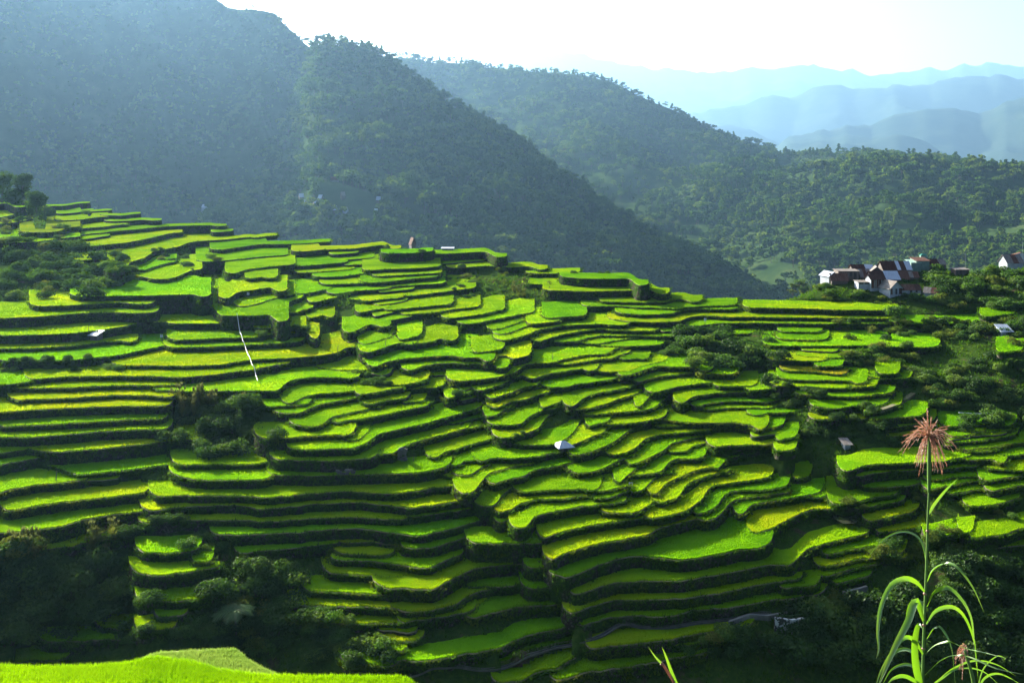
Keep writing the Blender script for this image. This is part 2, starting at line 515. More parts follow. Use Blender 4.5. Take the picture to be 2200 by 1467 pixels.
k15b 45 1950,377 2100,342 2200,327
k16 40 1590,402 1750,372 1920,352
k17 35 1750,512 1900,502 2080,457
k18 88 1780,782 2000,762 2200,692
k19 38 1660,742 1740,732
k19b 58 1390,802 1500,772 1600,752
k20 95 1960,862 2200,842
k21 35 530,922 700,882 850,857 1070,832
k22 35 470,1032 600,1002 800,952 1100,957
k23 38 510,1112 650,1067 850,1012
k23b 25 900,917 1130,917
k23c 38 600,1172 830,1112
k24 50 0,1172 200,1142
k24b 43 160,1212 390,1192
k24c 58 0,1312 150,1302 430,1262
k25 35 390,432 480,432 540,372
k26 25 240,272 340,252
@ 0 1100
g2 60 670,272 900,232 1100,207 1290,182
g2b 50 0,402 130,362 450,312 650,282
g3 88 1890,187 2050,192 2200,190
g4 58 1250,352 1500,347 1650,332
g5 105 1200,522 1350,547 1550,522 1790,487
g6 30 1680,432 1800,422
g7 68 1250,762 1500,757 1700,752 1870,702
g8 68 1380,907 1560,877
g9 40 880,987 1050,1012 1190,1007
g9b 40 1220,1032 1450,1002
g10 88 400,1112 800,1102 1120,1092
g11 40 130,1297 350,1277 510,1267
@ 550 1100
g3 88 0,187 300,174 600,150 850,137 1050,157 1250,182 1330,200 1470,192 1650,147 1950,62
h2 58 0,332 200,317 450,292 640,272
h3 33 780,262 1000,252 1220,287
h4 28 740,357 1100,372
h5 58 740,412 1000,422 1250,457 1480,477 1560,442 1690,387
h6 105 1340,307 1500,307 1650,262 1800,217 1980,152
h7 58 650,522 900,537 1200,557
h8 100 1090,622 1130,652 1400,657 1520,662 1600,622 1700,572 1800,512 1900,482 2200,442
h9 48 460,672 700,687 1000,702 1340,712
h10 58 360,792 600,807 900,812 1150,817 1330,857 1500,847 1700,792 1800,732 1940,672
h11 78 1880,642 2200,632
h12 40 350,922 600,947 900,957 1280,952
h13 130 1310,942 1350,932 1500,912 1800,862
h14a 38 1100,1012 1320,1032
h14b 43 1080,1102 1370,1107
h14c 55 1010,1182 1240,1197
h14d 40 800,1292 1150,1322
h15 30 1800,877 1870,852 1960,752
h16 110 1880,912 2000,872 2200,827
h17 88 1180,1275 1350,1277 1500,1272 1800,1217 2100,1167 2200,1112
h18 45 2100,1292 2200,1272
h19 140 1880,262 2200,267
@ 1100 1100
h19 140 0,272 240,267
h8 90 0,440 150,432
j0 115 150,477 330,472
h11 78 0,624 130,612
j1 110 140,652 420,642
h16 110 0,812 200,802 370,792
h17 88 0,1102 150,1052 400,1002 590,962
h18 48 0,1242 100,1197 250,1152 500,1102
i32 115 400,540 480,557 700,472 900,392 1050,377 1250,387 1430,407 1600,392 1900,337 2150,302
j3 98 560,702 750,642 900,602 1150,582 1350,592 1530,577 1880,517 2200,472
j4 88 520,872 700,802 900,752 1200,752 1450,737 1800,692 2000,642 2200,642
j5 88 620,972 800,912 1000,882 1250,892 1400,887 1550,842 1900,812 2200,752
j6 88 700,1172 1000,1132 1300,1102 1600,1042 2000,982
j7 68 1440,1152 1700,1112 1940,1092
j8 95 400,1442 700,1362 1000,1322 1200,1292 1400,1252 1650,1202
j9 78 0,1452 100,1447 200,1382 380,1342 500,1262
'''
# ------------------------------------------------------------------ terrace survey -> heights
def parse_lips():
    L = {}; ox = oy = 0; s = 0.25
    for ln in LIPS.strip().splitlines():
        t = ln.split()
        if t[0] == '@':
            ox, oy = float(t[1]), float(t[2]); s = float(t[3]) if len(t) > 3 else 0.25; continue
        L.setdefault(t[0], []).extend([(ox + float(p.split(',')[0]) * s, oy + float(p.split(',')[1]) * s, float(t[1]) * s) for p in t[2:]])
    out = {}
    for k, P in L.items():
        P.sort(key=lambda p: p[0]); A = np.array(P)
        if A[0, 0] <= 1: A = np.vstack([[A[0, 0] - 180, A[0, 1] + 4, A[0, 2]], A])
        if A[-1, 0] >= 2199: A = np.vstack([A, [A[-1, 0] + 180, A[-1, 1] - 4, A[-1, 2]]])
        out[k] = A
    return out
LP = parse_lips()
for seam in (550.0, 1100.0, 1650.0):      # join lips that meet where two survey tiles meet
    Ls = [k for k in LP if abs(LP[k][-1, 0] - seam) < 6]; Rs = [k for k in LP if abs(LP[k][0, 0] - seam) < 10]
    pairs = sorted((abs(LP[a_][-1, 1] - LP[b_][0, 1]), a_, b_) for a_ in Ls for b_ in Rs if a_ != b_)
    used = set()
    for dv, a_, b_ in pairs:
        if dv > 9 or a_ in used or b_ in used: continue
        used |= {a_, b_}; LP[a_] = np.vstack([LP[a_][LP[a_][:, 0] < seam - 1], LP[b_]]); del LP[b_]
        for q_ in (seam,): pass
    for k in Ls:
        if k in LP and k not in used: A = LP[k]; LP[k] = np.vstack([A, [A[-1, 0] + 24, A[-1, 1] - 5, A[-1, 2]]])
    for k in Rs:
        if k in LP and k not in used: A = LP[k]; LP[k] = np.vstack([[A[0, 0] - 24, A[0, 1] + 5, A[0, 2]], A])
IDS = list(LP); NT = len(IDS)
DU = 5.0; U = np.arange(-400, 2601, DU); NU = len(U)
V = np.full((NT, NU), np.nan); WP = V.copy()
for i, k in enumerate(IDS):
    A = LP[k]; m = (U >= A[0, 0]) & (U <= A[-1, 0])
    V[i, m] = np.interp(U[m], A[:, 0], A[:, 1]); WP[i, m] = np.interp(U[m], A[:, 0], A[:, 2])
    # soften corners a little
    idx = np.where(m)[0]
    if len(idx) > 4:
        v = V[i, idx].copy()
        for _ in range(2): v[1:-1] = 0.25 * v[:-2] + 0.5 * v[1:-1] + 0.25 * v[2:]
        V[i, idx] = v
rows, rhs, wts = [], [], []
for c in range(NU):
    idx = np.where(~np.isnan(V[:, c]))[0]; idx = idx[np.argsort(V[idx, c])]
    for q in range(len(idx) - 1):
        j, i = idx[q], idx[q + 1]; gap = V[i, c] - V[j, c]
        if gap < 2: continue
        if gap > 90: bw, wt = 0.5 * gap, 0.15
        else:
            bw, wt = max(min(WP[j, c], 0.8 * gap), 0.25 * gap), 1.0
            if WP[j, c] > 0.8 * gap: wt = 0.6
        rows.append((i, j)); rhs.append(math.log(T(V[j, c] + bw) / T(V[j, c]))); wts.append(wt)
Am = np.zeros((len(rows) + NT, NT)); bm = np.zeros(len(rows) + NT)
for r, ((i, j), y, wt) in enumerate(zip(rows, rhs, wts)): Am[r, i] = wt; Am[r, j] = -wt; bm[r] = wt * y
for i in range(NT):
    r = len(rows) + i; Am[r, i] = 0.6; bm[r] = 0.6 * math.log(60.0 * (np.nanmean(T(V[i])) / 0.5) ** 0.48)
DEP = np.exp(np.linalg.lstsq(Am, bm, rcond=None)[0])      # depth of every paddy below the eye
YL = DEP[:, None] / T(V)                                   # distance of the lip at every column
# how far each paddy runs back before the next wall, and how tall its own wall is
PLIM = {'a14': 120, 'c21': 70, 'i32': 75, 'a24': 45, 'i9': 60, 'a9': 60, 'a13': 40, 'k3': 75, 'k2': 60, 'b36': 40, 'k5': 60, 'b42': 60, 'b46': 50, 'a18': 40}
YEND = np.full((NT, NU), np.nan); DROP = np.full((NT, NU), np.nan); REACH = np.zeros((NT, NU), bool)
for c in range(NU):
    idx = np.where(~np.isnan(V[:, c]))[0]
    for i in idx:
        up = [j for j in idx if DEP[j] < DEP[i] - 0.03 and YL[j, c] > YL[i, c] + 0.15]
        lim = DEP[i] / T(max(V[i, c] - PLIM.get(IDS[i], 34), VH + 30))
        if V[i, c] - PLIM.get(IDS[i], 34) < VH + 60 or not up: lim = min(lim, YL[i, c] + 13)
        ye = lim
        if up:
            j = min(up, key=lambda q: YL[q, c])
            if YL[j, c] <= lim + 0.3: ye = YL[j, c]; REACH[i, c] = True; DROP[j, c] = DEP[i] - DEP[j] if np.isnan(DROP[j, c]) else max(DROP[j, c], DEP[i] - DEP[j])
        YEND[i, c] = max(ye, YL[i, c] + 0.8)
nd = np.isnan(DROP) & ~np.isnan(V)
DROP[nd] = (WP * YL / F)[nd]
DROP = np.clip(DROP, 0.5, 6.0)
# ------------------------------------------------------------------ hillside under the terraces
SLOPES = [  # bare slopes, knolls and crests the paddies do not cover: (column, row, distance)
    [(1672, 668, 240), (1700, 648, 247), (1730, 636, 250), (1850, 626, 254), (1990, 642, 251), (2040, 650, 246), (2200, 655, 240), (2380, 650, 240)],
    [(1680, 660, 246), (1705, 622, 256), (1740, 606, 262), (1800, 600, 266), (1900, 606, 264), (1990, 612, 262), (2060, 612, 258), (2120, 606, 254), (2200, 600, 250), (2380, 590, 250)],
    [(1690, 668, 256), (1720, 640, 268), (1790, 602, 276), (1880, 590, 280), (1960, 573, 284), (2030, 578, 286), (2070, 590, 284), (2130, 588, 276), (2200, 572, 274), (2380, 566, 274)],
    [(2060, 700, 224), (2120, 705, 222), (2200, 690, 222), (2380, 680, 222)],
    [(2060, 745, 212), (2200, 735, 212), (2380, 735, 212)],
    [(1900, 800, 200), (2000, 800, 198), (2200, 800, 198), (2380, 800, 198)],
    [(1980, 870, 184), (2200, 860, 184), (2380, 860, 184)],
    [(-200, 430, 392), (0, 415, 396), (40, 418, 396), (100, 425, 392), (118, 450, 388)],
    [(1480, 830, 188), (1560, 800, 196), (1650, 815, 190)], [(1440, 720, 214), (1560, 725, 214), (1640, 735, 212)],
]
KY = np.concatenate([np.arange(2, 44, 3.0), np.arange(44, 100, 1.5), np.arange(100, 330, 0.75), np.arange(330, 420, 1.5), np.arange(420, 640, 8.0)])
NK = len(KY)
BASE = np.zeros((NU, NK)); COVER = np.full((NU, NK), -1e9)
for c in range(NU):
    idx = np.where(~np.isnan(V[:, c]))[0]; idx = idx[np.argsort(YL[idx, c])]
    kn = [(0, ZC - 1.7), (3, ZC - 1.75), (5, ZC - 2.9), (45, ZC - 27.8), (58, ZC - 34.0), (74, ZC - 70.0), (92, ZC - 74.0)]
    last = (100, ZC - 68.0)
    ext = []
    for i in idx:
        y0, y1, z = YL[i, c], YEND[i, c], ZC - DEP[i]
        ext.append((y0 - 0.25, z - DROP[i, c])); ext.append((y0 + 0.5, z - 0.55)); ext.append((max(y1 - 0.2, y0 + 0.6), z - 0.5))
        k0, k1 = np.searchsorted(KY, y0), np.searchsorted(KY, y1)
        COVER[c, k0:k1] = np.maximum(COVER[c, k0:k1], z)
    for S in SLOPES:
        A = np.array(S)
        if A[0, 0] <= U[c] <= A[-1, 0]:
            v = np.interp(U[c], A[:, 0], A[:, 1]); y = np.interp(U[c], A[:, 0], A[:, 2]); ext.append((y, ZC - y * T(v)))
    ext.sort()
    if not ext: ext = [(110, ZC - 60)]
    ye, ze = ext[-1]
    y0e, z0e = ext[0]
    if y0e < 101: ext = [p for p in ext if p[0] > 101] or [(118, ZC - 58)]
    tail = [(ye + 14, ze - 5), (ye + 50, ze - 30), (ye + 110, ze - 58), (700, ZC - 135)]
    kn = kn + [p for p in ext] + tail
    kn = np.array(kn); kn = kn[np.argsort(kn[:, 0], kind='stable')]
    BASE[c] = np.interp(KY, kn[:, 0], kn[:, 1])
def gauss(a, s, axis):
    r = int(3 * s) + 1; k = np.exp(-0.5 * (np.arange(-r, r + 1) / s) ** 2); k /= k.sum()
    p = [(0, 0), (0, 0)]; p[axis] = (r, r); b = np.pad(a, p, mode='edge'); o = np.zeros_like(a)
    for q, wv in enumerate(k): o += wv * (b[q:q + a.shape[0], :] if axis == 0 else b[:, q:q + a.shape[1]])
    return o
BASE = gauss(BASE, 2.2, 0); BASE = gauss(BASE, 0.8, 1)
XG = KY[None, :] * (U[:, None] - 1100) / F; YG = np.broadcast_to(KY[None, :], XG.shape)
rough = fbm(XG * 0.12, YG * 0.12, 3, 4) * 1.6
BASE = BASE + rough * np.clip((YG - 20) / 60, 0, 1)
far = 1 - np.clip(gauss((COVER > -1e8).astype(float), 3.0, 0) * 3, 0, 1); far = gauss(far, 3.0, 0)
BASE = BASE * (1 - far) + gauss(gauss(BASE, 9.0, 0), 3.0, 1) * far
cm = np.where(COVER > -1e8, COVER, 1e9)
cmin = cm.copy()
for dc in (-1, 1): cmin = np.minimum(cmin, np.roll(cm, dc, 0))
for dk in (-1, 1): cmin = np.minimum(cmin, np.roll(cm, dk, 1))
cvr = COVER > -1e8
BASE = np.where(cvr, np.minimum(BASE, cmin - 0.35), BASE)
BASE = np.where(cvr, BASE - 0.2, BASE)
HIGH = np.maximum(BASE, np.where(cvr, COVER + 0.02, -1e9))
def hit(u, v, ymin=40.0):
    """first point of the ground along the sight line through a survey pixel"""
    c = int(np.clip(round((u - U[0]) / DU), 0, NU - 1)); zr = ZC - KY * T(v)
    k = np.where((HIGH[c] >= zr) & (KY > ymin))[0]
    y = KY[k[0]] if len(k) else KY[-1]
    return Vector((y * (u - 1100) / F, y, HIGH[c, k[0]] if len(k) else zr[-1]))
def ground(x, y):
    u = 1100 + F * x / y; c = (u - U[0]) / DU; c0 = int(np.clip(c, 0, NU - 2)); f = min(max(c - c0, 0), 1)
    return (1 - f) * np.interp(y, KY, HIGH[c0]) + f * np.interp(y, KY, HIGH[c0 + 1])
# earth and weeds
m, t = mat_new('slope')
n1 = noise(t, 0.22, 6, 0.7); n2 = noise(t, 1.7, 5, 0.7)
green = ramp(t, n2, [(0.25, (0.014, 0.034, 0.005)), (0.55, (0.034, 0.066, 0.010)), (0.85, (0.08, 0.095, 0.022))])
earth = ramp(t, n2, [(0.3, (0.04, 0.028, 0.018)), (0.8, (0.12, 0.085, 0.055))])
sel = ramp(t, n1, [(0.58, (0, 0, 0)), (0.68, (1, 1, 1))])
col = mixc(t, sel, green, earth)
p = node(t, 'ShaderNodeBsdfPrincipled'); p.inputs['Roughness'].default_value = 1.0; p.inputs['Specular IOR Level'].default_value = 0.0
t.links.new(col, p.inputs['Base Color'])
b = node(t, 'ShaderNodeBump'); b.inputs['Strength'].default_value = 0.9; b.inputs['Distance'].default_value = 0.3
t.links.new(n2, b.inputs['Height']); t.links.new(b.outputs[0], p.inputs['Normal'])
o = node(t, 'ShaderNodeOutputMaterial'); t.links.new(p.outputs[0], o.inputs[0])
M['slope'] = m
me = mesh_np('terraced_hillside', np.stack([XG, YG, BASE], 2).reshape(-1, 3), [grid_faces(NU, NK)[:, ::-1]], [M['slope']], None, True)
hillside = link('terraced_hillside', me); tag(hillside, 'steep green hillside cut into curving rice terraces', None, None, 'structure')
# dry stone walls with weeds growing out of them
m, t = mat_new('stone_wall')
geo = node(t, 'ShaderNodeNewGeometry')
vo = node(t, 'ShaderNodeTexVoronoi'); vo.inputs['Scale'].default_value = 3.2; t.links.new(geo.outputs['Position'], vo.inputs['Vector'])
stone = ramp(t, vo.outputs['Color'], [(0.1, (0.022, 0.019, 0.015)), (0.5, (0.050, 0.043, 0.034)), (0.9, (0.11, 0.098, 0.08))])
ve = node(t, 'ShaderNodeTexVoronoi', feature='DISTANCE_TO_EDGE'); ve.inputs['Scale'].default_value = 3.2; t.links.new(geo.outputs['Position'], ve.inputs['Vector'])
jt = ramp(t, ve.outputs['Distance'], [(0.02, (0.25, 0.25, 0.25)), (0.10, (1, 1, 1))])
stone = mixc(t, 1.0, stone, jt, 'MULTIPLY')
n1 = noise(t, 0.35, 5, 0.7); n2 = noise(t, 3.0, 4, 0.7)
weed = ramp(t, n2, [(0.25, (0.010, 0.024, 0.004)), (0.55, (0.024, 0.052, 0.007)), (0.85, (0.06, 0.085, 0.014))])
sel = ramp(t, n1, [(0.42, (0, 0, 0)), (0.56, (1, 1, 1))])
col = mixc(t, sel, stone, weed)
p = node(t, 'ShaderNodeBsdfPrincipled'); p.inputs['Roughness'].default_value = 0.95; p.inputs['Specular IOR Level'].default_value = 0.0
t.links.new(col, p.inputs['Base Color'])
b = node(t, 'ShaderNodeBump'); b.inputs['Strength'].default_value = 0.8; b.inputs['Distance'].default_value = 0.15
ah = node(t, 'ShaderNodeMath', operation='ADD'); t.links.new(ve.outputs['Distance'], ah.inputs[0]); t.links.new(n2, ah.inputs[1])
t.links.new(ah.outputs[0], b.inputs['Height']); t.links.new(b.outputs[0], p.inputs['Normal'])
o = node(t, 'ShaderNodeOutputMaterial'); t.links.new(p.outputs[0], o.inputs[0])
M['wall'] = m
# ------------------------------------------------------------------ paddies
TINT = {'k2': (1.35, 0.97, 1), 'd24': (1.4, 0.95, 1), 'd25': (1.3, 0.9, 1), 'i28': (1.2, 1.0, 1), 'c21': (1.3, 1.06, 1), 'a14': (1.05, 1.0, 1), 'i32': (0.88, 0.98, 1), 'e14': (0.8, 0.95, 1.4),
        'b1': (1.35, 1.0, 1.2), 'b2': (1.3, 1.0, 1), 'h12': (1.2, 0.95, 1), 'h7': (1.2, 0.95, 1), 'e19': (1.08, 1.0, 1), 'k1': (1.15, 0.95, 1), 'd12': (1.25, 0.75, 3), 'c42': (1.25, 1.0, 1), 'i31': (0.9, 0.95, 1), 'i30b': (0.75, 0.9, 1), 'l3': (1.2, 0.8, 4), 'k3': (1.15, 1.03, 1)}
def blades(P, hgt, wid, lean=0.35):
    """tufts of three rice blades at points P"""
    n = len(P); out = []
    for k in range(3):
        th = rng.uniform(0, 2 * math.pi, n); ph = rng.uniform(0, 2 * math.pi, n); ln = rng.uniform(0.05, lean, n) * hgt
        hx = np.cos(th) * wid * 0.5; hy = np.sin(th) * wid * 0.5
        ox = rng.normal(0, 0.4, n) * wid; oy = rng.normal(0, 0.4, n) * wid
        h = hgt * rng.uniform(0.7, 1.15, n)
        b0 = P + np.stack([ox - hx, oy - hy, np.zeros(n)], 1); b1 = P + np.stack([ox + hx, oy + hy, np.zeros(n)], 1)
        tp = P + np.stack([ox + np.cos(ph) * ln, oy + np.sin(ph) * ln, h], 1)
        out.append(np.stack([b0, b1, tp], 1))
    v = np.concatenate(out).reshape(-1, 3)
    return v, np.arange(len(v)).reshape(-1, 3)
def lip_curve(i, step=4.0):
    A = LP[IDS[i]]; ul, ur = A[0, 0], A[-1, 0]; e0 = 0 if ul < -100 else min(24.0, 0.22 * (ur - ul) + 5); e1 = 0 if ur > 2300 else min(24.0, 0.22 * (ur - ul) + 5)
    n = max(7, int((ur - ul + e0 + e1) / step)); u = np.linspace(ul - e0, ur + e1, n)
    ok = np.where(~np.isnan(V[i]))[0]
    v = np.interp(u, A[:, 0], A[:, 1])
    for _ in range(4): v[1:-1] = 0.25 * v[:-2] + 0.5 * v[1:-1] + 0.25 * v[2:]
    ci = np.clip(np.round((u - U[0]) / DU).astype(int), ok[0] if len(ok) else 0, ok[-1] if len(ok) else NU - 1)
    y = DEP[i] / T(v)
    y = y + 0.45 * fbm(u * 0.045, np.full(n, i * 7.3), 11, 4)
    L = YEND[i, ci] - YL[i, ci]; dr = DROP[i, ci]; rc = REACH[i, ci]
    for _ in range(2): dr[1:-1] = 0.25 * dr[:-2] + 0.5 * dr[1:-1] + 0.25 * dr[2:]
    # the ends of a plot curve back into the hill
    back = np.zeros(n)
    i0, i1 = 0.25 * e0, 0.25 * e1
    if e0: s_ = np.clip((ul + i0 - u) / (e0 + i0), 0, 1); back = np.maximum(back, 1 - np.sqrt(np.maximum(1 - s_ * s_, 0)))
    if e1: s_ = np.clip((u - ur + i1) / (e1 + i1), 0, 1); back = np.maximum(back, 1 - np.sqrt(np.maximum(1 - s_ * s_, 0)))
    sh = back * np.minimum(L, 5.5) * 0.96
    return u, v, y + sh, np.maximum(L - sh, 0.15), dr, rc
PX = 2200.0 / 1024.0
RICE_SPECS = []
order = []
for i in range(NT):
    u, v, y, L, dr, rc = lip_curve(i)
    vb = VH + F * DEP[i] / (y + L); order.append((float(np.trapz(np.maximum(v - vb, 0.5), u)), i))
order.sort(reverse=True)
small_v, small_q, small_t, small_n = [], [], [], 0
NBLADE = 0
for rank, (apx, i) in enumerate(order):
    u, v, y, L, dr, rc = lip_curve(i); n = len(u); z = ZC - DEP[i] - 0.2; fx = (u - 1100) / F
    ext = np.where(rc, 1.2, 0.4)
    Lx = L + ext
    # --- wall round the plot: left side, lip, right side
    ns = 5
    sl_ = [(fx[0], y[0] + Lx[0] * s, dr[0]) for s in np.linspace(1, 0, ns)[:-1]]; sr_ = [(fx[-1], y[-1] + Lx[-1] * s, dr[-1]) for s in np.linspace(0, 1, ns)[1:]]
    path = np.array(sl_ + list(zip(fx, y, dr)) + sr_); npth = len(path)
    px, py = path[:, 0] * path[:, 1], path[:, 1]
    tx = np.gradient(px); ty = np.gradient(py); ln = np.hypot(tx, ty) + 1e-9; nx, ny = ty / ln, -tx / ln     # outward, toward the eye
    NR = 5; wv = []
    for r in range(NR):
        s = r / (NR - 1); zz = z - path[:, 2] * s * 1.0 - (0.6 if r == NR - 1 else 0.0)
        of = path[:, 2] * (0.16 * s) + 0.30 * fbm(px * 0.5 + r * 3.1, py * 0.5 + i, 5, 3) * (0.35 + s * (1 - s) * 2.5)
        if r == 0: of = of * 0.3; zz = zz + 0.05
        wv.append(np.stack([px + nx * of, py + ny * of, zz], 1))
    # earth rim on top of the wall
    wv.insert(0, np.stack([px - nx * 0.10, py - ny * 0.10, np.full(npth, z + 0.10)], 1))
    wv.insert(0, np.stack([px - nx * 0.45, py - ny * 0.45, np.full(npth, z + 0.04)], 1))
    wv = np.concatenate(wv); wq = grid_faces(NR + 2, npth)
    wfm = np.where(np.arange(len(wq)) < 2 * (npth - 1), 1, 0)
    # --- weeds rooted in the wall
    nw = int(np.clip(apx ** 0.5 * 4 + npth * 3, 20, 700)); kk = rng.integers(0, npth, nw); sw = rng.uniform(0, 1, nw) ** 1.3
    wP = np.stack([px[kk] + rng.normal(0, 0.25, nw) + nx[kk] * (0.05 + 0.16 * sw * path[kk, 2]), py[kk] + ny[kk] * (0.05 + 0.16 * sw * path[kk, 2]), z - path[kk, 2] * sw], 1)
    wbv, wbt = blades(wP, rng.uniform(0.15, 0.55, nw), 0.22 * np.clip(py[kk] / 150, 0.7, 1.6), 1.2)
    # --- crop surface
    Mr = int(np.clip(np.max(L) / 1.2, 3, 9)); ss = np.linspace(0, 1, Mr); cv = []
    for r, s in enumerate(ss):
        yy = y + 0.38 + (Lx - 0.38) * s; xx = fx * yy
        zz = z + 0.17 + 0.08 * fbm(xx * 0.35, yy * 0.35, 21, 3)
        if r == 0: zz = np.full(n, z + 0.02)
        cv.append(np.stack([xx, yy, zz], 1))
        if r == 0: cv.append(np.stack([fx * (yy + 0.12), yy + 0.12, zz + 0.15], 1))
    cv = np.concatenate(cv); cq = grid_faces(Mr + 1, n)
    # --- blades
    nb = int(np.clip(apx / PX ** 2 * 1.25, 30, 9000)); NBLADE += nb * 3
    pr = np.maximum(L, 0.3) * np.gradient(u) * y; pr = pr / pr.sum()
    k = rng.choice(n, nb, p=pr); uu = u[k] + rng.uniform(-0.5, 0.5, nb) * (u[1] - u[0]); uu = np.clip(uu, u[0], u[-1])
    yl = np.interp(uu, u, y); Ls = np.maximum(L[k], 0.5); tt = rng.uniform(0, 1, nb)
    fr = rng.uniform(0, 1, nb) < 0.22; tt = np.where(fr, rng.uniform(0, 0.35, nb) / Ls, tt)
    yy = yl + 0.30 + tt * Ls; sc = (yy / 150.0)
    P = np.stack([(uu - 1100) / F * yy, yy, np.full(nb, z + 0.05)], 1)
    hh = (0.29 + 0.14 * vnoise(P[:, 0] * 0.3, P[:, 1] * 0.3, 9)) * rng.uniform(0.8, 1.15, nb)
    bv, bt = blades(P, hh, 0.085 * np.clip(sc, 0.7, 1.6), 0.4)
    vv = np.concatenate([cv, bv]); bt = bt + len(cv)
    if rank < 300:
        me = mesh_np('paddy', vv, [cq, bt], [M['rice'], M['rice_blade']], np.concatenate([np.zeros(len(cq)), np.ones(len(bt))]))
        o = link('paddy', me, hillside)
        h1 = rng.uniform(-1, 1); tn = TINT.get(IDS[i], tuple(np.array([1 + 0.2 * h1, 1, 1]) * (1 + 0.10 * rng.uniform(-1, 1)))); um, vm = float(u.mean()), float(v.mean()); glow_ = math.exp(-((um - 950) / 420) ** 2 - ((vm - 750) / 150) ** 2); o.color = (tn[0] * (1 + 0.16 * glow_), tn[1] * (1 + 0.05 * glow_), tn[2], 1)  # central plots coloured yellower and brighter: a sunlit glow painted into the crop
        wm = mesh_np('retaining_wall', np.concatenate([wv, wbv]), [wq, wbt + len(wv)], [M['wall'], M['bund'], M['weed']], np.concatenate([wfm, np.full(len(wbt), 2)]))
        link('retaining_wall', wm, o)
    else:
        small_v.append(np.concatenate([vv, wv])); o0 = small_n
        small_q.append((np.concatenate([cq, wq + len(vv)]) + o0, np.concatenate([np.zeros(len(cq)), 2 + wfm])))
        small_t.append((bt + o0, np.ones(len(bt)))); small_n += len(vv) + len(wv)
if small_n:
    q = np.concatenate([a_[0] for a_ in small_q]); tq = np.concatenate([a_[0] for a_ in small_t])
    me = mesh_np('small_paddies', np.concatenate(small_v), [q, tq], [M['rice'], M['rice_blade'], M['wall'], M['bund']],
                 np.concatenate([np.concatenate([a_[1] for a_ in small_q]), np.concatenate([a_[1] for a_ in small_t])]))
    o = link('small_paddies', me, hillside); tag(o, None, None, None, 'stuff')
print('terraces', NT, 'blade tris', NBLADE)
# ------------------------------------------------------------------ trees: prototypes
def leaf_cloud(lobes, nleaf, size, up=0.3, aspect=1.5):
    """leaf sized quads spread through the shell of a few uneven lobes"""
    lob = np.array(lobes, float); wgt = (lob[:, 3:6].prod(1)) ** 0.66; wgt /= wgt.sum()
    k = rng.choice(len(lob), nleaf, p=wgt); d = rng.normal(size=(nleaf, 3)); d[:, 2] = np.where(d[:, 2] < -0.3, -d[:, 2] * 0.6, d[:, 2])
    d /= np.linalg.norm(d, axis=1)[:, None]
    r = rng.uniform(0.55, 1.06, nleaf) ** 0.7
    P = lob[k, :3] + d * lob[k, 3:6] * r[:, None]
    nrm = d + rng.normal(size=(nleaf, 3)) * 0.75; nrm[:, 2] += up; nrm /= np.linalg.norm(nrm, axis=1)[:, None]
    a_ = np.cross(nrm, rng.normal(size=(nleaf, 3))); a_ /= np.linalg.norm(a_, axis=1)[:, None] + 1e-9; b_ = np.cross(nrm, a_)
    s = size * rng.uniform(0.6, 1.35, nleaf)[:, None]
    A = a_ * s * aspect * 0.5; B = b_ * s * 0.5
    v = np.stack([P - A, P - B * 0.9, P + A, P + B], 1).reshape(-1, 3)
    return v, np.arange(len(v)).reshape(-1, 4)
def crown_lobes(h, r, n, low=0.35, fat=1.0):
    out = []
    for k in range(n):
        a_ = 2 * math.pi * k / n + random.uniform(-0.5, 0.5); q = random.uniform(0.25, 0.75) * r if k else 0
        z = h * random.uniform(low + 0.1, 0.82) if k else h * 0.8
        s = fat * r * random.uniform(0.32, 0.55)
        out.append((math.cos(a_) * q, math.sin(a_) * q, z, s, s, s * random.uniform(0.6, 0.9)))
    return out
def trunk_mb(h, r, lobes):
    mb = MB(); mb.tube([(0, 0, -0.8), (0.05 * h * 0.3, 0, h * 0.35), (0, 0.02 * h, h * 0.75)], [r, r * 0.75, r * 0.3], 6)
    for l in lobes[1:6]: mb.tube([(0.01 * h, 0, h * 0.35), (l[0] * 0.5, l[1] * 0.5, (h * 0.35 + l[2]) * 0.5), (l[0], l[1], l[2])], [r * 0.5, r * 0.35, r * 0.12], 5)
    return mb
def tree_data(name, h, r, nl, nleaf, size, mat, low=0.35, trunk_r=0.22):
    lobes = crown_lobes(h, r, nl, low, 1.35); v, q = leaf_cloud(lobes, nleaf, size)
    return mesh_np(name + '_crown', v, [q], [mat]), trunk_mb(h, trunk_r, lobes).mesh(name + '_trunk', [M['bark']])
def joined_tree(name, h, r, nl, nleaf, size, mat, low=0.35, pine=False):
    if pine:
        lobes = []
        for k in range(nl):
            z = h * (0.42 + 0.55 * k / nl); q = r * (1.0 - 0.6 * k / nl); a_ = random.uniform(0, 6.28)
            lobes.append((math.cos(a_) * q * 0.35, math.sin(a_) * q * 0.35, z, q * 0.6, q * 0.6, h * 0.06))
    else: lobes = crown_lobes(h, r, nl, low)
    v, q = leaf_cloud(lobes, nleaf, size)
    tb = trunk_mb(h, 0.02 * h, lobes); tv = np.vstack(tb.v); tq = np.vstack(tb.q); tt = np.vstack(tb.t)
    nv = len(v); fm = np.concatenate([np.zeros(len(q)), np.ones(len(tq) + len(tt))])
    return mesh_np(name, np.concatenate([v, tv]), [np.concatenate([q, tq + nv]), tt + nv], [mat, M['bark']], fm)
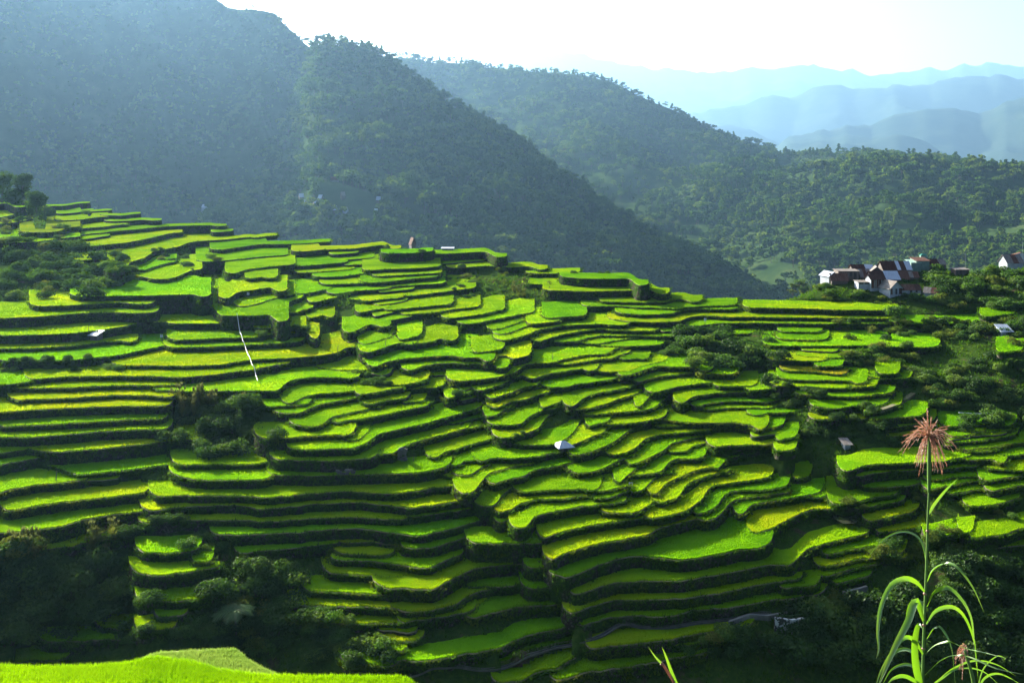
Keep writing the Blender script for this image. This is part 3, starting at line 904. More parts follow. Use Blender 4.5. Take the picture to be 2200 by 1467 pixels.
# ------------------------------------------------------------------ mountains
def prof(u, pts):
    A = np.array(pts, float); return np.interp(u, A[:, 0], A[:, 1])
M['mountain'] = solid('mountain', [(0.3, (0.018, 0.038, 0.012)), (0.55, (0.034, 0.060, 0.018)), (0.8, (0.07, 0.085, 0.035))], 0.02, 1.0, 8, 0.8, 0.12, spec=0.0)
M['far_mountain'] = solid('far_mountain', [(0.3, (0.016, 0.030, 0.018)), (0.7, (0.034, 0.048, 0.028))], 0.003, 1.0, 8, 0.8, 0.01, spec=0.0)
def smooth1(a_, n):
    a_ = a_.copy()
    for _ in range(n): a_[1:-1] = 0.25 * a_[:-2] + 0.5 * a_[1:-1] + 0.25 * a_[2:]
    return a_
FARK = 1.5
def mountain(name, label, u, top, dtop, foot, dfoot, amp, gl, nf=70, nb=26, bulge=0.0, back=0.45, seed=0, mat='mountain', sky_amp=0.25, jag=0.0):
    amp, gl = amp * FARK, gl * FARK
    vt, yt, vf, yf = smooth1(prof(u, top), 3), FARK * smooth1(prof(u, dtop), 6), prof(u, foot), FARK * smooth1(prof(u, dfoot), 6)
    vt = vt - jag * (0.5 - 2 * np.abs(fbm(u / 85.0, u * 0 + seed, seed + 1, 5)))
    zt = ZC - yt * T(vt); zf = ZC - yf * T(vf); n = len(u); fx = (u - 1100) / F; rows_ = []
    for r in range(nf):
        s = r / (nf - 1); yy = yf + (yt - yf) * s; g = s + bulge * math.sin(math.pi * s)
        xx = fx * yy; zz = zf + (zt - zf) * g
        k = amp * (math.sin(math.pi * min(s * 1.0, 1.0)) * 0.9 + (sky_amp if s > 0.5 else 0.1))
        gul = 1 - 2 * np.abs(fbm(xx / gl + 0.35 * yy / gl, yy / gl * 0.35, seed, 5))
        zz = zz + k * (gul - 0.55) + k * 0.5 * fbm(xx / gl * 2.3, yy / gl * 2.3, seed + 9, 4)
        rows_.append(np.stack([xx, yy, zz], 1))
    span = np.maximum(yt - yf, 100)
    for r in range(1, nb):
        s = r / (nb - 1); yy = yt + span * 1.2 * s; xx = fx * yy
        zz = rows_[nf - 1][:, 2] - (zt - zf) * 1.05 * (1 - (1 - s) ** (1 + back)) + amp * 0.6 * fbm(xx / gl, yy / gl, seed + 3, 5) * s
        rows_.append(np.stack([xx, yy, zz], 1))
    G = np.stack(rows_)
    me = mesh_np(name, G.reshape(-1, 3), [grid_faces(len(rows_), n)], [M[mat]], None, True)
    o = link(name, me); tag(o, label, None, None, 'structure')
    return G, nf
def cols(a_, b_, n): return np.linspace(a_, b_, n)
spur, spur_nf = mountain('mountain', 'forested mountain spur sloping down to the right behind the terraces', cols(380, 1800, 240),
    [(380, 640), (430, 530), (455, 470), (480, 440), (510, 415), (560, 368), (600, 300), (640, 205), (665, 120), (690, 92), (760, 104), (830, 132), (900, 182), (1000, 252), (1100, 302), (1200, 388), (1300, 458), (1400, 512), (1500, 568), (1600, 628), (1700, 690), (1800, 740)],
    [(380, 960), (470, 1080), (560, 1240), (640, 1500), (700, 1650), (830, 1650), (1000, 1500), (1200, 1340), (1400, 1200), (1650, 1080), (1800, 1050)],
    [(380, 690), (800, 690), (1200, 720), (1800, 780)], [(380, 760), (800, 740), (1800, 780)], 40, 200, 80, 26, 0.02, 0.5, 2)
backm, backm_nf = mountain('mountain', 'tall hazy mountain face filling the upper left', cols(-900, 980, 240),
    [(-900, -420), (-400, -330), (0, -170), (300, -70), (480, -6), (520, 8), (580, 32), (640, 62), (700, 96), (800, 150), (900, 230), (980, 320)],
    [(-900, 2300), (0, 2350), (400, 2150), (560, 1900), (700, 1760), (980, 1800)], [(-900, 560), (0, 560), (980, 600)], [(-900, 1000), (0, 1120), (500, 1250), (980, 1450)], 150, 330, 90, 26, -0.10, 0.5, 31)
ridge, ridge_nf = mountain('mountain', 'darker wooded ridge running across the middle distance to the right', cols(700, 2900, 280),
    [(700, 150), (840, 128), (880, 130), (930, 142), (1000, 140), (1060, 146), (1150, 148), (1290, 164), (1340, 180), (1400, 214), (1500, 256), (1600, 294), (1700, 328), (1800, 334), (1950, 346), (2050, 360), (2200, 374), (2500, 340), (2900, 300)],
    [(700, 3000), (1000, 2900), (1300, 2750), (1700, 2350), (2000, 1950), (2200, 1800), (2900, 1750)],
    [(700, 640), (1300, 680), (1700, 690), (2200, 690), (2900, 690)], [(700, 1850), (1300, 1300), (1700, 980), (2200, 800), (2900, 780)], 70, 360, 90, 26, 0.03, 0.5, 77)
FARS = [
    ('range', 'nearer of the blue far ranges at the right edge', cols(1560, 3400, 150), [(1560, 360), (1700, 296), (1800, 272), (1900, 250), (1960, 240), (2050, 236), (2120, 240), (2200, 210), (2400, 170), (3400, 120)], 5600, 190, 1000, 13),
    ('range', 'pale blue mountain range at the right, behind the nearer one', cols(1330, 3400, 170), [(1330, 300), (1480, 246), (1600, 218), (1690, 198), (1780, 190), (1850, 198), (1920, 186), (2000, 184), (2090, 170), (2200, 168), (2600, 150), (3400, 160)], 8000, 260, 1500, 5),
    ('range', 'palest jagged range along the horizon', cols(300, 3400, 260), [(300, 330), (900, 210), (1060, 150), (1110, 134), (1150, 120), (1185, 124), (1225, 116), (1262, 124), (1310, 138), (1380, 136), (1440, 150), (1500, 156), (1570, 156), (1630, 142), (1670, 152), (1740, 144), (1800, 148), (1860, 166), (1900, 170), (1960, 158), (2040, 148), (2120, 138), (2200, 130), (2700, 150), (3400, 150)], 12000, 340, 2300, 8),
]
for nm, lb, u_, top, dd, amp, gl, sd in FARS:
    dd *= 1.35; amp *= 1.35; gl *= 1.35
    mountain('mountain', lb, u_, top, [(0, dd), (3400, dd)], [(0, 520), (3400, 520)], [(0, dd * 0.62), (3400, dd * 0.62)], amp, gl, 46, 14, 0.0, 0.5, sd, 'far_mountain', 0.12, 14.0)
# broad valley floor so that nothing hangs over an edge
gx = np.linspace(-35000, 35000, 60); gy = np.linspace(-800, 43000, 60); GX, GY = np.meshgrid(gx, gy, indexing='xy')
GZ = -95 + 20 * fbm(GX / 900, GY / 900, 4, 4) - 250 * np.clip((GY - 300) / 1200, 0, 1)
me = mesh_np('valley_floor', np.stack([GX, GY, GZ], 2).reshape(-1, 3), [grid_faces(60, 60)], [M['far_mountain']], None, True)
tag(link('valley_floor', me), None, None, None, 'structure')
# ------------------------------------------------------------------ forests on the mountains
PROTO = bpy.data.collections.new('forest_kinds')
for k in range(5):
    o = bpy.data.objects.new('forest_tree_kind', joined_tree('forest_tree', 10.5, 4.2 + 0.3 * k, 8, 260, 1.15, M['leaf_forest'], 0.25)); PROTO.objects.link(o)
for k in range(3):
    o = bpy.data.objects.new('forest_tree_kind', joined_tree('forest_pine', 13.0, 3.4, 7, 260, 1.0, M['leaf_forest'], 0.3, True)); PROTO.objects.link(o)
for k in range(2):
    o = bpy.data.objects.new('forest_tree_kind', joined_tree('forest_scrub', 4.5, 3.0, 7, 150, 0.9, M['leaf_forest'], 0.05)); PROTO.objects.link(o)
def scatter_tree(name, P, S, R, I, PROTO=PROTO):
    ng = bpy.data.node_groups.new(name + '_scatter', 'GeometryNodeTree')
    ng.interface.new_socket('Geometry', in_out='INPUT', socket_type='NodeSocketGeometry'); ng.interface.new_socket('Geometry', in_out='OUTPUT', socket_type='NodeSocketGeometry')
    gi, go = ng.nodes.new('NodeGroupInput'), ng.nodes.new('NodeGroupOutput')
    ci = ng.nodes.new('GeometryNodeCollectionInfo'); ci.inputs[0].default_value = PROTO; ci.inputs['Separate Children'].default_value = True; ci.inputs['Reset Children'].default_value = True
    ip = ng.nodes.new('GeometryNodeInstanceOnPoints'); ip.inputs['Pick Instance'].default_value = True
    def attr(nm, ty):
        a_ = ng.nodes.new('GeometryNodeInputNamedAttribute'); a_.data_type = ty; a_.inputs[0].default_value = nm; return a_.outputs[0]
    ng.links.new(gi.outputs[0], ip.inputs['Points']); ng.links.new(ci.outputs[0], ip.inputs['Instance'])
    ng.links.new(attr('kind_index', 'INT'), ip.inputs['Instance Index']); ng.links.new(attr('size', 'FLOAT'), ip.inputs['Scale']); ng.links.new(attr('turn', 'FLOAT_VECTOR'), ip.inputs['Rotation'])
    ng.links.new(ip.outputs[0], go.inputs[0])
    me = bpy.data.meshes.new(name); me.vertices.add(len(P)); me.vertices.foreach_set('co', np.asarray(P, np.float32).ravel())
    me.attributes.new('size', 'FLOAT', 'POINT').data.foreach_set('value', np.asarray(S, np.float32))
    me.attributes.new('kind_index', 'INT', 'POINT').data.foreach_set('value', np.asarray(I, np.int32))
    rv = np.zeros((len(P), 3), np.float32); rv[:, 2] = R
    me.attributes.new('turn', 'FLOAT_VECTOR', 'POINT').data.foreach_set('vector', rv.ravel())
    o = link(name, me); md = o.modifiers.new('scatter', 'NODES'); md.node_group = ng
    return o
def sample_grid(G, nf, n, smin=0.0, smax=1.02):
    nr, nc, _ = G.shape; r = rng.uniform(smin, smax, n) * (nf - 1); c = rng.uniform(0, nc - 1.001, n)
    r = np.clip(r, 0, nr - 1.001); r0, c0 = r.astype(int), c.astype(int); fr, fc = (r - r0)[:, None], (c - c0)[:, None]
    P = G[r0, c0] * (1 - fr) * (1 - fc) + G[r0 + 1, c0] * fr * (1 - fc) + G[r0, c0 + 1] * (1 - fr) * fc + G[r0 + 1, c0 + 1] * fr * fc
    return P, r / (nf - 1)
def in_view(P, lo=-260, hi=2460):
    u_ = 1100 + F * P[:, 0] / P[:, 1]; return (u_ > lo) & (u_ < hi)
FAR_HOUSES = [(440, 451, 13), (590, 450, 10), (650, 428, 12), (686, 428, 10), (655, 446, 11), (676, 444, 9), (638, 443, 12), (739, 430, 10), (696, 446, 9), (718, 459, 12), (702, 457, 8), (648, 459, 14), (718, 394, 18), (813, 440, 11), (745, 460, 8), (807, 464, 9)]
def clear_houses(P, near=6):
    u_ = 1100 + F * P[:, 0] / P[:, 1]; v_ = VH + F * (ZC - P[:, 2]) / P[:, 1]; ok = np.ones(len(P), bool)
    for (a_, b_, w_) in FAR_HOUSES: ok &= ~((np.abs(u_ - a_) < near + w_ * 0.5) & (v_ > b_ - 6) & (v_ < b_ + 16))
    return ok
def forest(name, label, G, nf, n, dens_scale, seed, smin, smax, kinds, smul, thin=0.0, clear=False):
    P, s = sample_grid(G, nf, n, smin, smax); keep = in_view(P)
    dn = fbm(P[:, 0] / (dens_scale * FARK), P[:, 1] / (dens_scale * FARK), seed, 3); keep &= dn > thin
    if clear: keep &= clear_houses(P)
    P = P[keep]; m_ = len(P); P[:, 2] -= 0.3
    big = 1 + 0.5 * fbm(P[:, 0] / 140, P[:, 1] / 140, seed + 5, 2)
    o = scatter_tree(name, P, FARK * smul * rng.uniform(0.6, 1.3, m_) * big, rng.uniform(0, 6.28, m_), rng.choice(kinds, m_))
    tag(o, label, None, None, 'stuff'); return o
forest('forest', 'dense woodland covering the mountain spur', spur, spur_nf, 6500, 140, 41, 0.0, 1.06, [0, 1, 2, 3, 4, 0, 1, 2, 5, 6, 8], 1.5, -0.45, True)
forest('forest', 'dense dark woodland on the middle ridge', ridge, ridge_nf, 13000, 190, 47, 0.0, 1.05, [0, 1, 2, 3, 4, 0, 1, 2, 5, 6], 1.5, -0.5)
forest('scrub', 'low scrub scattered over the tall mountain face', backm, backm_nf, 15000, 320, 53, 0.0, 1.03, [8, 9, 0, 1, 5], 1.0, -0.35)
# ------------------------------------------------------------------ haze
hb = MB(); hb.box(-36000, 36000, -900, 44000, -800, 3200)
m, t = mat_new('haze'); pv = node(t, 'ShaderNodeVolumePrincipled'); pv.inputs['Color'].default_value = (0.35, 0.65, 1.0, 1)
pv.inputs['Density'].default_value = 0.000036; pv.inputs['Anisotropy'].default_value = 0.5
o = node(t, 'ShaderNodeOutputMaterial'); t.links.new(pv.outputs[0], o.inputs['Volume']); M['haze'] = m
hz = hb.build('haze', m); tag(hz, 'blue morning haze in the valley', None, None, 'stuff')
# ------------------------------------------------------------------ bushes, grasses and trees on the hillside
def bush_mesh(name, mat, nl, nleaf, size, flat=0.75):
    lobes = []
    for k in range(nl):
        a_ = random.uniform(0, 6.28); q = 0 if k == 0 else random.uniform(0.2, 0.75); s = random.uniform(0.30, 0.52)
        lobes.append((math.cos(a_) * q * 0.8, math.sin(a_) * q * 0.8, random.uniform(0.25, 0.62), s, s, s * flat))
    v, q = leaf_cloud(lobes, nleaf, size); mb = MB()
    for l in lobes: mb.tube([(0, 0, -0.3), (l[0] * 0.5, l[1] * 0.5, l[2] * 0.5), (l[0], l[1], l[2])], [0.03, 0.02, 0.008], 4)
    tv, tq, tt = np.vstack(mb.v), np.vstack(mb.q), np.vstack(mb.t); nv = len(v)
    return mesh_np(name, np.concatenate([v, tv]), [np.concatenate([q, tq + nv]), tt + nv], [mat, M['bark']], np.concatenate([np.zeros(len(q)), np.ones(len(tq) + len(tt))]))
def arc_blades(n, h, spread, wid, plume=0.0):
    """arching grass blades from one root; with plume > 0 some end in a feathery head"""
    V_, Q_, PV, PQ = [], [], [], []; o_ = 0; po = 0
    for k in range(n):
        a_ = random.uniform(0, 6.28); L = h * random.uniform(0.6, 1.1); sp = spread * random.uniform(0.2, 1.0); r0 = random.uniform(0, 0.14) * spread
        d = np.array([math.cos(a_), math.sin(a_), 0]); sd = np.array([-d[1], d[0], 0]) * wid * 0.5; seg = 4
        isp = random.random() < plume
        if isp: sp *= 0.35; L *= 1.25
        for s in range(seg + 1):
            t_ = s / seg; p_ = d * (r0 + sp * t_ ** 1.8) + np.array([0, 0, L * (t_ - 0.32 * (sp / h) * t_ ** 3)]); w_ = (1 - t_ * 0.9) * (0.5 if isp else 1)
            V_ += [p_ - sd * w_, p_ + sd * w_]
        for s in range(seg): i_ = o_ + 2 * s; Q_.append((i_, i_ + 1, i_ + 3, i_ + 2))
        o_ += 2 * (seg + 1)
        if isp:
            top = p_
            for j in range(7):
                b_ = random.uniform(0, 6.28); e_ = np.array([math.cos(b_) * 0.10, math.sin(b_) * 0.10, random.uniform(0.05, 0.22)]) * h; s2 = np.array([-math.sin(b_), math.cos(b_), 0]) * wid * 0.9
                PV += [top - s2 - [0, 0, 0.08 * h], top + s2 - [0, 0, 0.08 * h], top + e_ + s2 * 0.2, top + e_ - s2 * 0.2]; PQ.append((po, po + 1, po + 2, po + 3)); po += 4
    return np.array(V_), np.array(Q_), np.array(PV).reshape(-1, 3), np.array(PQ).reshape(-1, 4)
M['plume'] = leafy('plume', [(0.1, (0.06, 0.085, 0.02)), (0.9, (0.13, 0.155, 0.045))], 0.5, (1.1, 1.0, 0.9), 0.8, 0.3, 0.0)
M['grass_dry'] = leafy('grass_dry', [(0.1, (0.045, 0.085, 0.015)), (0.5, (0.09, 0.135, 0.022)), (0.9, (0.17, 0.18, 0.045))], 0.5, (1.2, 1.1, 0.6), 0.5, 0.4, 0.0)
def grass_mesh(name, n, plume=0.12, mat='grass_dry'):
    v, q, pv, pq = arc_blades(n, 1.0, 0.75, 0.045, plume); nv = len(v); q2 = np.concatenate([q, pq + nv]) if len(pq) else q
    vv = np.concatenate([v, pv]) if len(pq) else v
    return mesh_np(name, vv, [q2], [M[mat], M['plume']], np.concatenate([np.zeros(len(q)), np.ones(len(pq))]))
KIND = {
    'dark': [bush_mesh('bush', M['leaf_dark'], 9, 1100, 0.085) for _ in range(5)],
    'mid': [bush_mesh('bush', M['leaf_mid'], 9, 1100, 0.085) for _ in range(5)],
    'pale': [bush_mesh('bush', M['leaf_pale'], 8, 950, 0.08) for _ in range(3)],
    'grass': [grass_mesh('grass_clump', 150) for _ in range(3)],
    'green': [grass_mesh('grass_clump', 150, 0.0, 'weed') for _ in range(3)],
}
NAMES = {'dark': 'bush', 'mid': 'bush', 'pale': 'bush', 'grass': 'grass_clump', 'green': 'grass_clump'}
CATS = {'dark': 'bush', 'mid': 'bush', 'pale': 'bush', 'grass': 'tall grass', 'green': 'tall grass'}
WORDS = {'dark': 'dark leafy bush', 'mid': 'mid green leafy bush', 'pale': 'pale olive shrub', 'grass': 'clump of tall dry grass', 'green': 'clump of tall green grass'}
def put(kind, u, v, spx, label, group, ymin=60.0, flat=1.0):
    p_ = hit(u, v, ymin); s = 0.88 * spx * p_.y / F
    o = link(NAMES[kind], random.choice(KIND[kind])); o.location = (p_.x, p_.y, p_.z - 0.15 * s - 0.2); wd = random.uniform(0.85, 1.25)
    o.scale = (s * wd, s * wd, s * flat * random.uniform(0.85, 1.15)); o.rotation_euler = (random.uniform(-0.1, 0.1), random.uniform(-0.1, 0.1), random.uniform(0, 6.28))
    tag(o, label, CATS[kind], group); return o
BUSHES = bpy.data.collections.new('bush_kinds'); BIDX = {}
for kd_, ms_ in KIND.items():
    for m_ in ms_: BIDX.setdefault(kd_, []).append(len(BUSHES.objects)); BUSHES.objects.link(bpy.data.objects.new('bush_kind_%02d' % len(BUSHES.objects), m_))
def zone(where, kinds, areas, wq=None):
    """areas: (u0, u1, v0, v1, count, size0, size1); the largest few are plants of their own, the rest reads as one mass"""
    items = []
    for (u0, u1, v0, v1, n, s0, s1) in areas:
        for k in range(n): items.append((random.uniform(s0, s1), random.choices(kinds, wq)[0], random.uniform(u0, u1), random.uniform(v0, v1)))
    items.sort(key=lambda q: -q[0]); nk = {}; P, S, R, I = [], [], [], []
    for (s, kd, u_, v_) in items:
        if nk.get(kd, 0) < 4:
            nk[kd] = nk.get(kd, 0) + 1; put(kd, u_, v_, s, WORDS[kd] + ' ' + where, 'large ' + WORDS[kd] + ' plants ' + where)
        else:
            p_ = hit(u_, v_, 60.0); sm = 0.88 * s * p_.y / F; P.append((p_.x, p_.y, p_.z - 0.15 * sm - 0.2)); S.append(sm * random.uniform(0.9, 1.2)); R.append(random.uniform(0, 6.28)); I.append(random.choice(BIDX[kd]))
    if P: tag(scatter_tree('thicket', P, S, R, I, BUSHES), 'mass of undergrowth ' + where, None, None, 'stuff')
zone('in the thicket under the left hilltop', ['dark', 'mid', 'pale'], [(-140, 170, 545, 575, 26, 26, 44), (-140, 200, 575, 610, 24, 28, 44), (-100, 240, 610, 645, 24, 22, 36), (160, 262, 560, 620, 14, 16, 30)], [6, 2, 1])
zone('on the brow over the left thicket', ['pale', 'mid'], [(-60, 175, 528, 545, 14, 16, 26), (110, 160, 480, 520, 8, 10, 18), (0, 60, 485, 505, 7, 12, 20)])
zone('beside the paddies left of the valley head', ['mid', 'pale', 'dark'], [(215, 262, 540, 565, 5, 12, 26), (228, 250, 575, 612, 4, 12, 24), (255, 300, 570, 605, 6, 14, 24), (330, 380, 540, 565, 6, 12, 18), (390, 470, 555, 600, 14, 8, 16)])
zone('in the thicket halfway down the left terraces', ['dark', 'mid'], [(350, 560, 900, 930, 14, 30, 48), (345, 590, 935, 985, 18, 26, 46), (470, 560, 870, 900, 6, 24, 36)], [4, 1])
zone('crowning the thicket halfway down the left terraces', ['grass', 'pale'], [(362, 475, 866, 892, 15, 22, 38), (500, 550, 858, 880, 5, 14, 24)], [3, 1])
zone('in the dark thicket at the lower left', ['dark', 'mid'], [(-60, 240, 1215, 1260, 16, 45, 70), (-60, 260, 1260, 1330, 22, 45, 75), (-60, 200, 1340, 1390, 10, 35, 60), (250, 300, 1150, 1180, 6, 24, 36)], [6, 1])
zone('crowning the thicket at the lower left', ['grass', 'pale'], [(15, 90, 1190, 1225, 9, 34, 56), (150, 250, 1175, 1205, 9, 26, 44)], [3, 2])
zone('around the tree fern at the lower left', ['dark', 'mid', 'pale'], [(470, 640, 1235, 1290, 16, 34, 54), (440, 640, 1300, 1360, 18, 34, 54), (450, 620, 1370, 1420, 14, 30, 46)], [5, 2, 1])
zone('among the small plots left of the tree fern', ['mid', 'dark'], [(325, 400, 1120, 1150, 8, 20, 34), (400, 490, 1160, 1190, 10, 18, 32), (380, 460, 1340, 1385, 8, 28, 40), (300, 330, 1290, 1330, 3, 24, 34), (250, 300, 1360, 1400, 6, 20, 30), (310, 380, 1370, 1400, 5, 20, 30)])
zone('below the short plots right of the tree fern', ['mid', 'dark'], [(640, 780, 1345, 1380, 14, 24, 38), (620, 840, 1385, 1430, 18, 24, 40)])
zone('in the thicket above the horseshoe paddy', ['dark', 'mid'], [(1465, 1570, 720, 745, 9, 26, 44), (1470, 1640, 750, 800, 18, 26, 42), (1410, 1480, 745, 765, 6, 16, 26), (1640, 1680, 740, 800, 6, 24, 34)], [2, 3])
zone('in the big thicket at the right edge', ['dark', 'mid', 'pale'], [(1960, 2060, 795, 830, 12, 18, 32), (2000, 2260, 825, 880, 30, 20, 34), (2050, 2260, 885, 925, 22, 20, 34), (2050, 2260, 765, 800, 14, 18, 28)], [5, 2, 1])
zone('on the slope between the village and the right edge', ['mid', 'dark', 'pale'], [(1985, 2110, 595, 630, 18, 22, 36), (2000, 2120, 635, 665, 14, 18, 30), (2110, 2260, 590, 640, 18, 24, 38), (2120, 2260, 640, 670, 12, 20, 30)], [3, 3, 1])
zone('on the knoll beneath the village houses', ['pale', 'mid', 'green'], [(1700, 1790, 604, 630, 14, 12, 20), (1720, 1850, 625, 650, 14, 12, 20), (1850, 2000, 634, 655, 14, 10, 16), (1885, 1975, 598, 606, 8, 8, 12), (1940, 2030, 572, 590, 12, 12, 18)])
zone('under the bright plot below the village', ['pale', 'dark', 'mid'], [(1990, 2110, 695, 735, 22, 18, 30), (2110, 2260, 690, 750, 18, 20, 34), (1800, 1960, 700, 730, 14, 16, 26)])
zone('between the stepped plots below the village', ['mid', 'dark', 'pale'], [(1815, 1880, 770, 790, 8, 18, 28), (1880, 1965, 750, 790, 12, 18, 28), (1660, 1680, 820, 835, 2, 18, 24), (1950, 2000, 800, 815, 3, 18, 24)])
zone('on the dark bank above the small shed', ['dark', 'mid'], [(1665, 1760, 845, 880, 12, 16, 26), (1720, 1900, 905, 945, 22, 18, 28), (1860, 1920, 880, 960, 9, 14, 24)], [3, 1])
zone('on the dark bank at the lower right', ['dark', 'mid'], [(1560, 1720, 1380, 1420, 10, 36, 56), (1700, 1900, 1330, 1400, 18, 40, 60), (1850, 2260, 1290, 1360, 24, 44, 66), (1700, 2260, 1390, 1440, 26, 46, 70), (2020, 2260, 1200, 1290, 22, 36, 56)], [4, 1])
zone('along the edge of the plots at the lower right', ['mid', 'pale'], [(1880, 1980, 1170, 1230, 10, 20, 36), (1740, 1860, 1290, 1330, 12, 24, 36), (1990, 2080, 1140, 1200, 8, 18, 30), (1480, 1560, 1390, 1430, 4, 24, 34)])
zone('on the broken bank left of the curved plots', ['dark', 'mid'], [(755, 840, 806, 830, 9, 16, 26), (905, 985, 852, 880, 8, 14, 24), (560, 660, 715, 735, 10, 14, 22)])
zone('on the scrubby slope below the skyline plots', ['mid', 'pale', 'green'], [(930, 1000, 575, 605, 12, 10, 18), (960, 1090, 600, 640, 26, 8, 14), (1030, 1100, 580, 600, 8, 10, 16)])
zone('on the dry slope below the skyline plots', ['grass'], [(1095, 1145, 618, 645, 8, 14, 22), (1168, 1192, 618, 640, 4, 14, 20)])
zone('along the strip above the left stepped plots', ['dark', 'mid'], [(-80, 255, 784, 798, 26, 12, 20)])
zone('on the skyline of the terraces', ['mid', 'dark'], [(182, 200, 455, 462, 2, 14, 18), (212, 228, 466, 474, 2, 12, 16), (826, 836, 530, 536, 2, 8, 10), (905, 915, 542, 546, 2, 8, 10), (1225, 1236, 583, 588, 2, 8, 10)])
zone('along the walls in the valley bottom', ['mid', 'pale'], [(1818, 1870, 1095, 1130, 7, 16, 26), (1550, 1570, 965, 985, 3, 9, 12), (1100, 1130, 935, 945, 2, 8, 12), (1960, 1990, 1060, 1090, 4, 12, 18), (2150, 2175, 1100, 1115, 3, 20, 26)])
# a grassy mound standing on a paddy
mp = hit(1587, 662); ms = 46 * mp.y / F; mv, mq = [], []
nr_, na_ = 8, 20
for r in range(nr_ + 1):
    t_ = r / nr_
    for k in range(na_):
        a_ = 2 * math.pi * k / na_; q = ms * 0.52 * math.cos(t_ * math.pi / 2) ** 0.6; mv.append((math.cos(a_) * q, math.sin(a_) * q, -0.4 + ms * 0.55 * t_ + 0.15 * math.sin(3 * a_ + r)))
for r in range(nr_):
    for k in range(na_): mq.append((r * na_ + k, r * na_ + (k + 1) % na_, (r + 1) * na_ + (k + 1) % na_, (r + 1) * na_ + k))
mound = link('mound', mesh_np('mound', mv, [np.array(mq)], [M['slope']], None, True)); mound.location = mp
tag(mound, 'round grassy earth mound on the paddy left of the village knoll', 'mound')
th = rng.uniform(0, 6.28, 500); rr = np.sqrt(rng.uniform(0, 1, 500)); zz = np.maximum(1 - rr ** 2.6, 0)
bv, bt = blades(np.stack([np.cos(th) * rr * ms * 0.5, np.sin(th) * rr * ms * 0.5, -0.4 + ms * 0.53 * zz], 1), np.full(500, 0.5), 0.14, 0.9)
link('turf', mesh_np('turf', bv, [bt], [M['weed']]), mound)
# broadleaf trees on the left hilltop
def tree(u, v, hpx, wpx, label, group=None, mat='leaf_dark', nleaf=2600, size=0.55, low=0.12, name='tree', ymin=60.0, y=None):
    p_ = hit(u, v, ymin) if y is None else at(u, v, y); h = hpx * p_.y / F; r = wpx * 0.5 * p_.y / F
    e_ = empty(name, p_, random.uniform(0, 6.28)); cm_, tm_ = tree_data(name, h, r, 20, nleaf, size, M[mat], low, 0.022 * h)
    link('crown', cm_, e_); link('trunk', tm_, e_); tag(e_, label, 'tree', group); return e_
tree(4, 436, 66, 60, 'dark round tree at the left edge of the hilltop')
tree(48, 444, 74, 44, 'tall narrow dark tree on the left hilltop')
tree(78, 456, 48, 40, 'lower bushy tree right of the tall hilltop tree')
tree(28, 448, 40, 34, 'small pale tree between the two hilltop trees', None, 'leaf_mid')
tree(-60, 430, 80, 80, 'wide dark tree just beyond the left hilltop')
tree(2015, 592, 26, 26, 'small leafy tree behind the village houses', None, 'leaf_mid', 800, 0.3)
tree(2130, 600, 30, 26, 'leafy tree beside the house at the right edge', None, 'leaf_mid', 800, 0.3)
tree(1648, 836, 34, 30, 'small dark tree standing above the curved bank', None, 'leaf_dark', 800, 0.25)
tree(1965, 648, 18, 22, 'small rounded tree below the village sheds', None, 'leaf_mid', 500, 0.3)
tree(1922, 688, 30, 40, 'dark rounded tree at the end of the long plots under the village', None, 'leaf_mid', 900, 0.3)
# trees that stand out on the mountain skylines
def split_tree(pine, h, r):
    if pine:
        lobes = []
        for k in range(7):
            z = h * (0.42 + 0.55 * k / 7); q = r * (1.0 - 0.6 * k / 7); a_ = random.uniform(0, 6.28); lobes.append((math.cos(a_) * q * 0.45, math.sin(a_) * q * 0.45, z, q * 0.6, q * 0.6, h * 0.06))
    else: lobes = crown_lobes(h, r, 9, 0.3)
    v, q = leaf_cloud(lobes, 420, 0.9); return mesh_np('crown', v, [q], [M['leaf_forest']]), trunk_mb(h, 0.02 * h, lobes).mesh('trunk', [M['bark']])
SK = [split_tree(k % 2 == 0, 13.0, 4.0) for k in range(6)]
def skyline(G, nf, us, label, group, smul):
    cr = G[nf - 1]; uu = 1100 + F * cr[:, 0] / cr[:, 1]
    for a_ in us:
        k = int(np.argmin(np.abs(uu - a_))); cm_, tm_ = random.choice(SK); e_ = empty('skyline_tree', (cr[k, 0], cr[k, 1], cr[k, 2] - 0.5), random.uniform(0, 6.28))
        s = smul * random.uniform(0.7, 1.25); e_.scale = (s, s, s); link('crown', cm_, e_); link('trunk', tm_, e_); tag(e_, label, 'tree', group)
skyline(spur, spur_nf, [672, 684, 697, 706, 716, 731, 745, 757, 768, 779, 789, 800, 809, 817, 828, 842, 858, 872, 890, 905, 925, 950, 980, 1010], 'pine standing on the crest of the forested spur', 'pines on the crest of the spur', 1.9)
skyline(ridge, ridge_nf, [862, 875, 889, 900, 915, 932, 946, 960, 975, 992, 1010, 1030, 1055, 1075], 'small tree on the skyline just right of the forested spur', 'trees on the skyline right of the spur', 2.2)
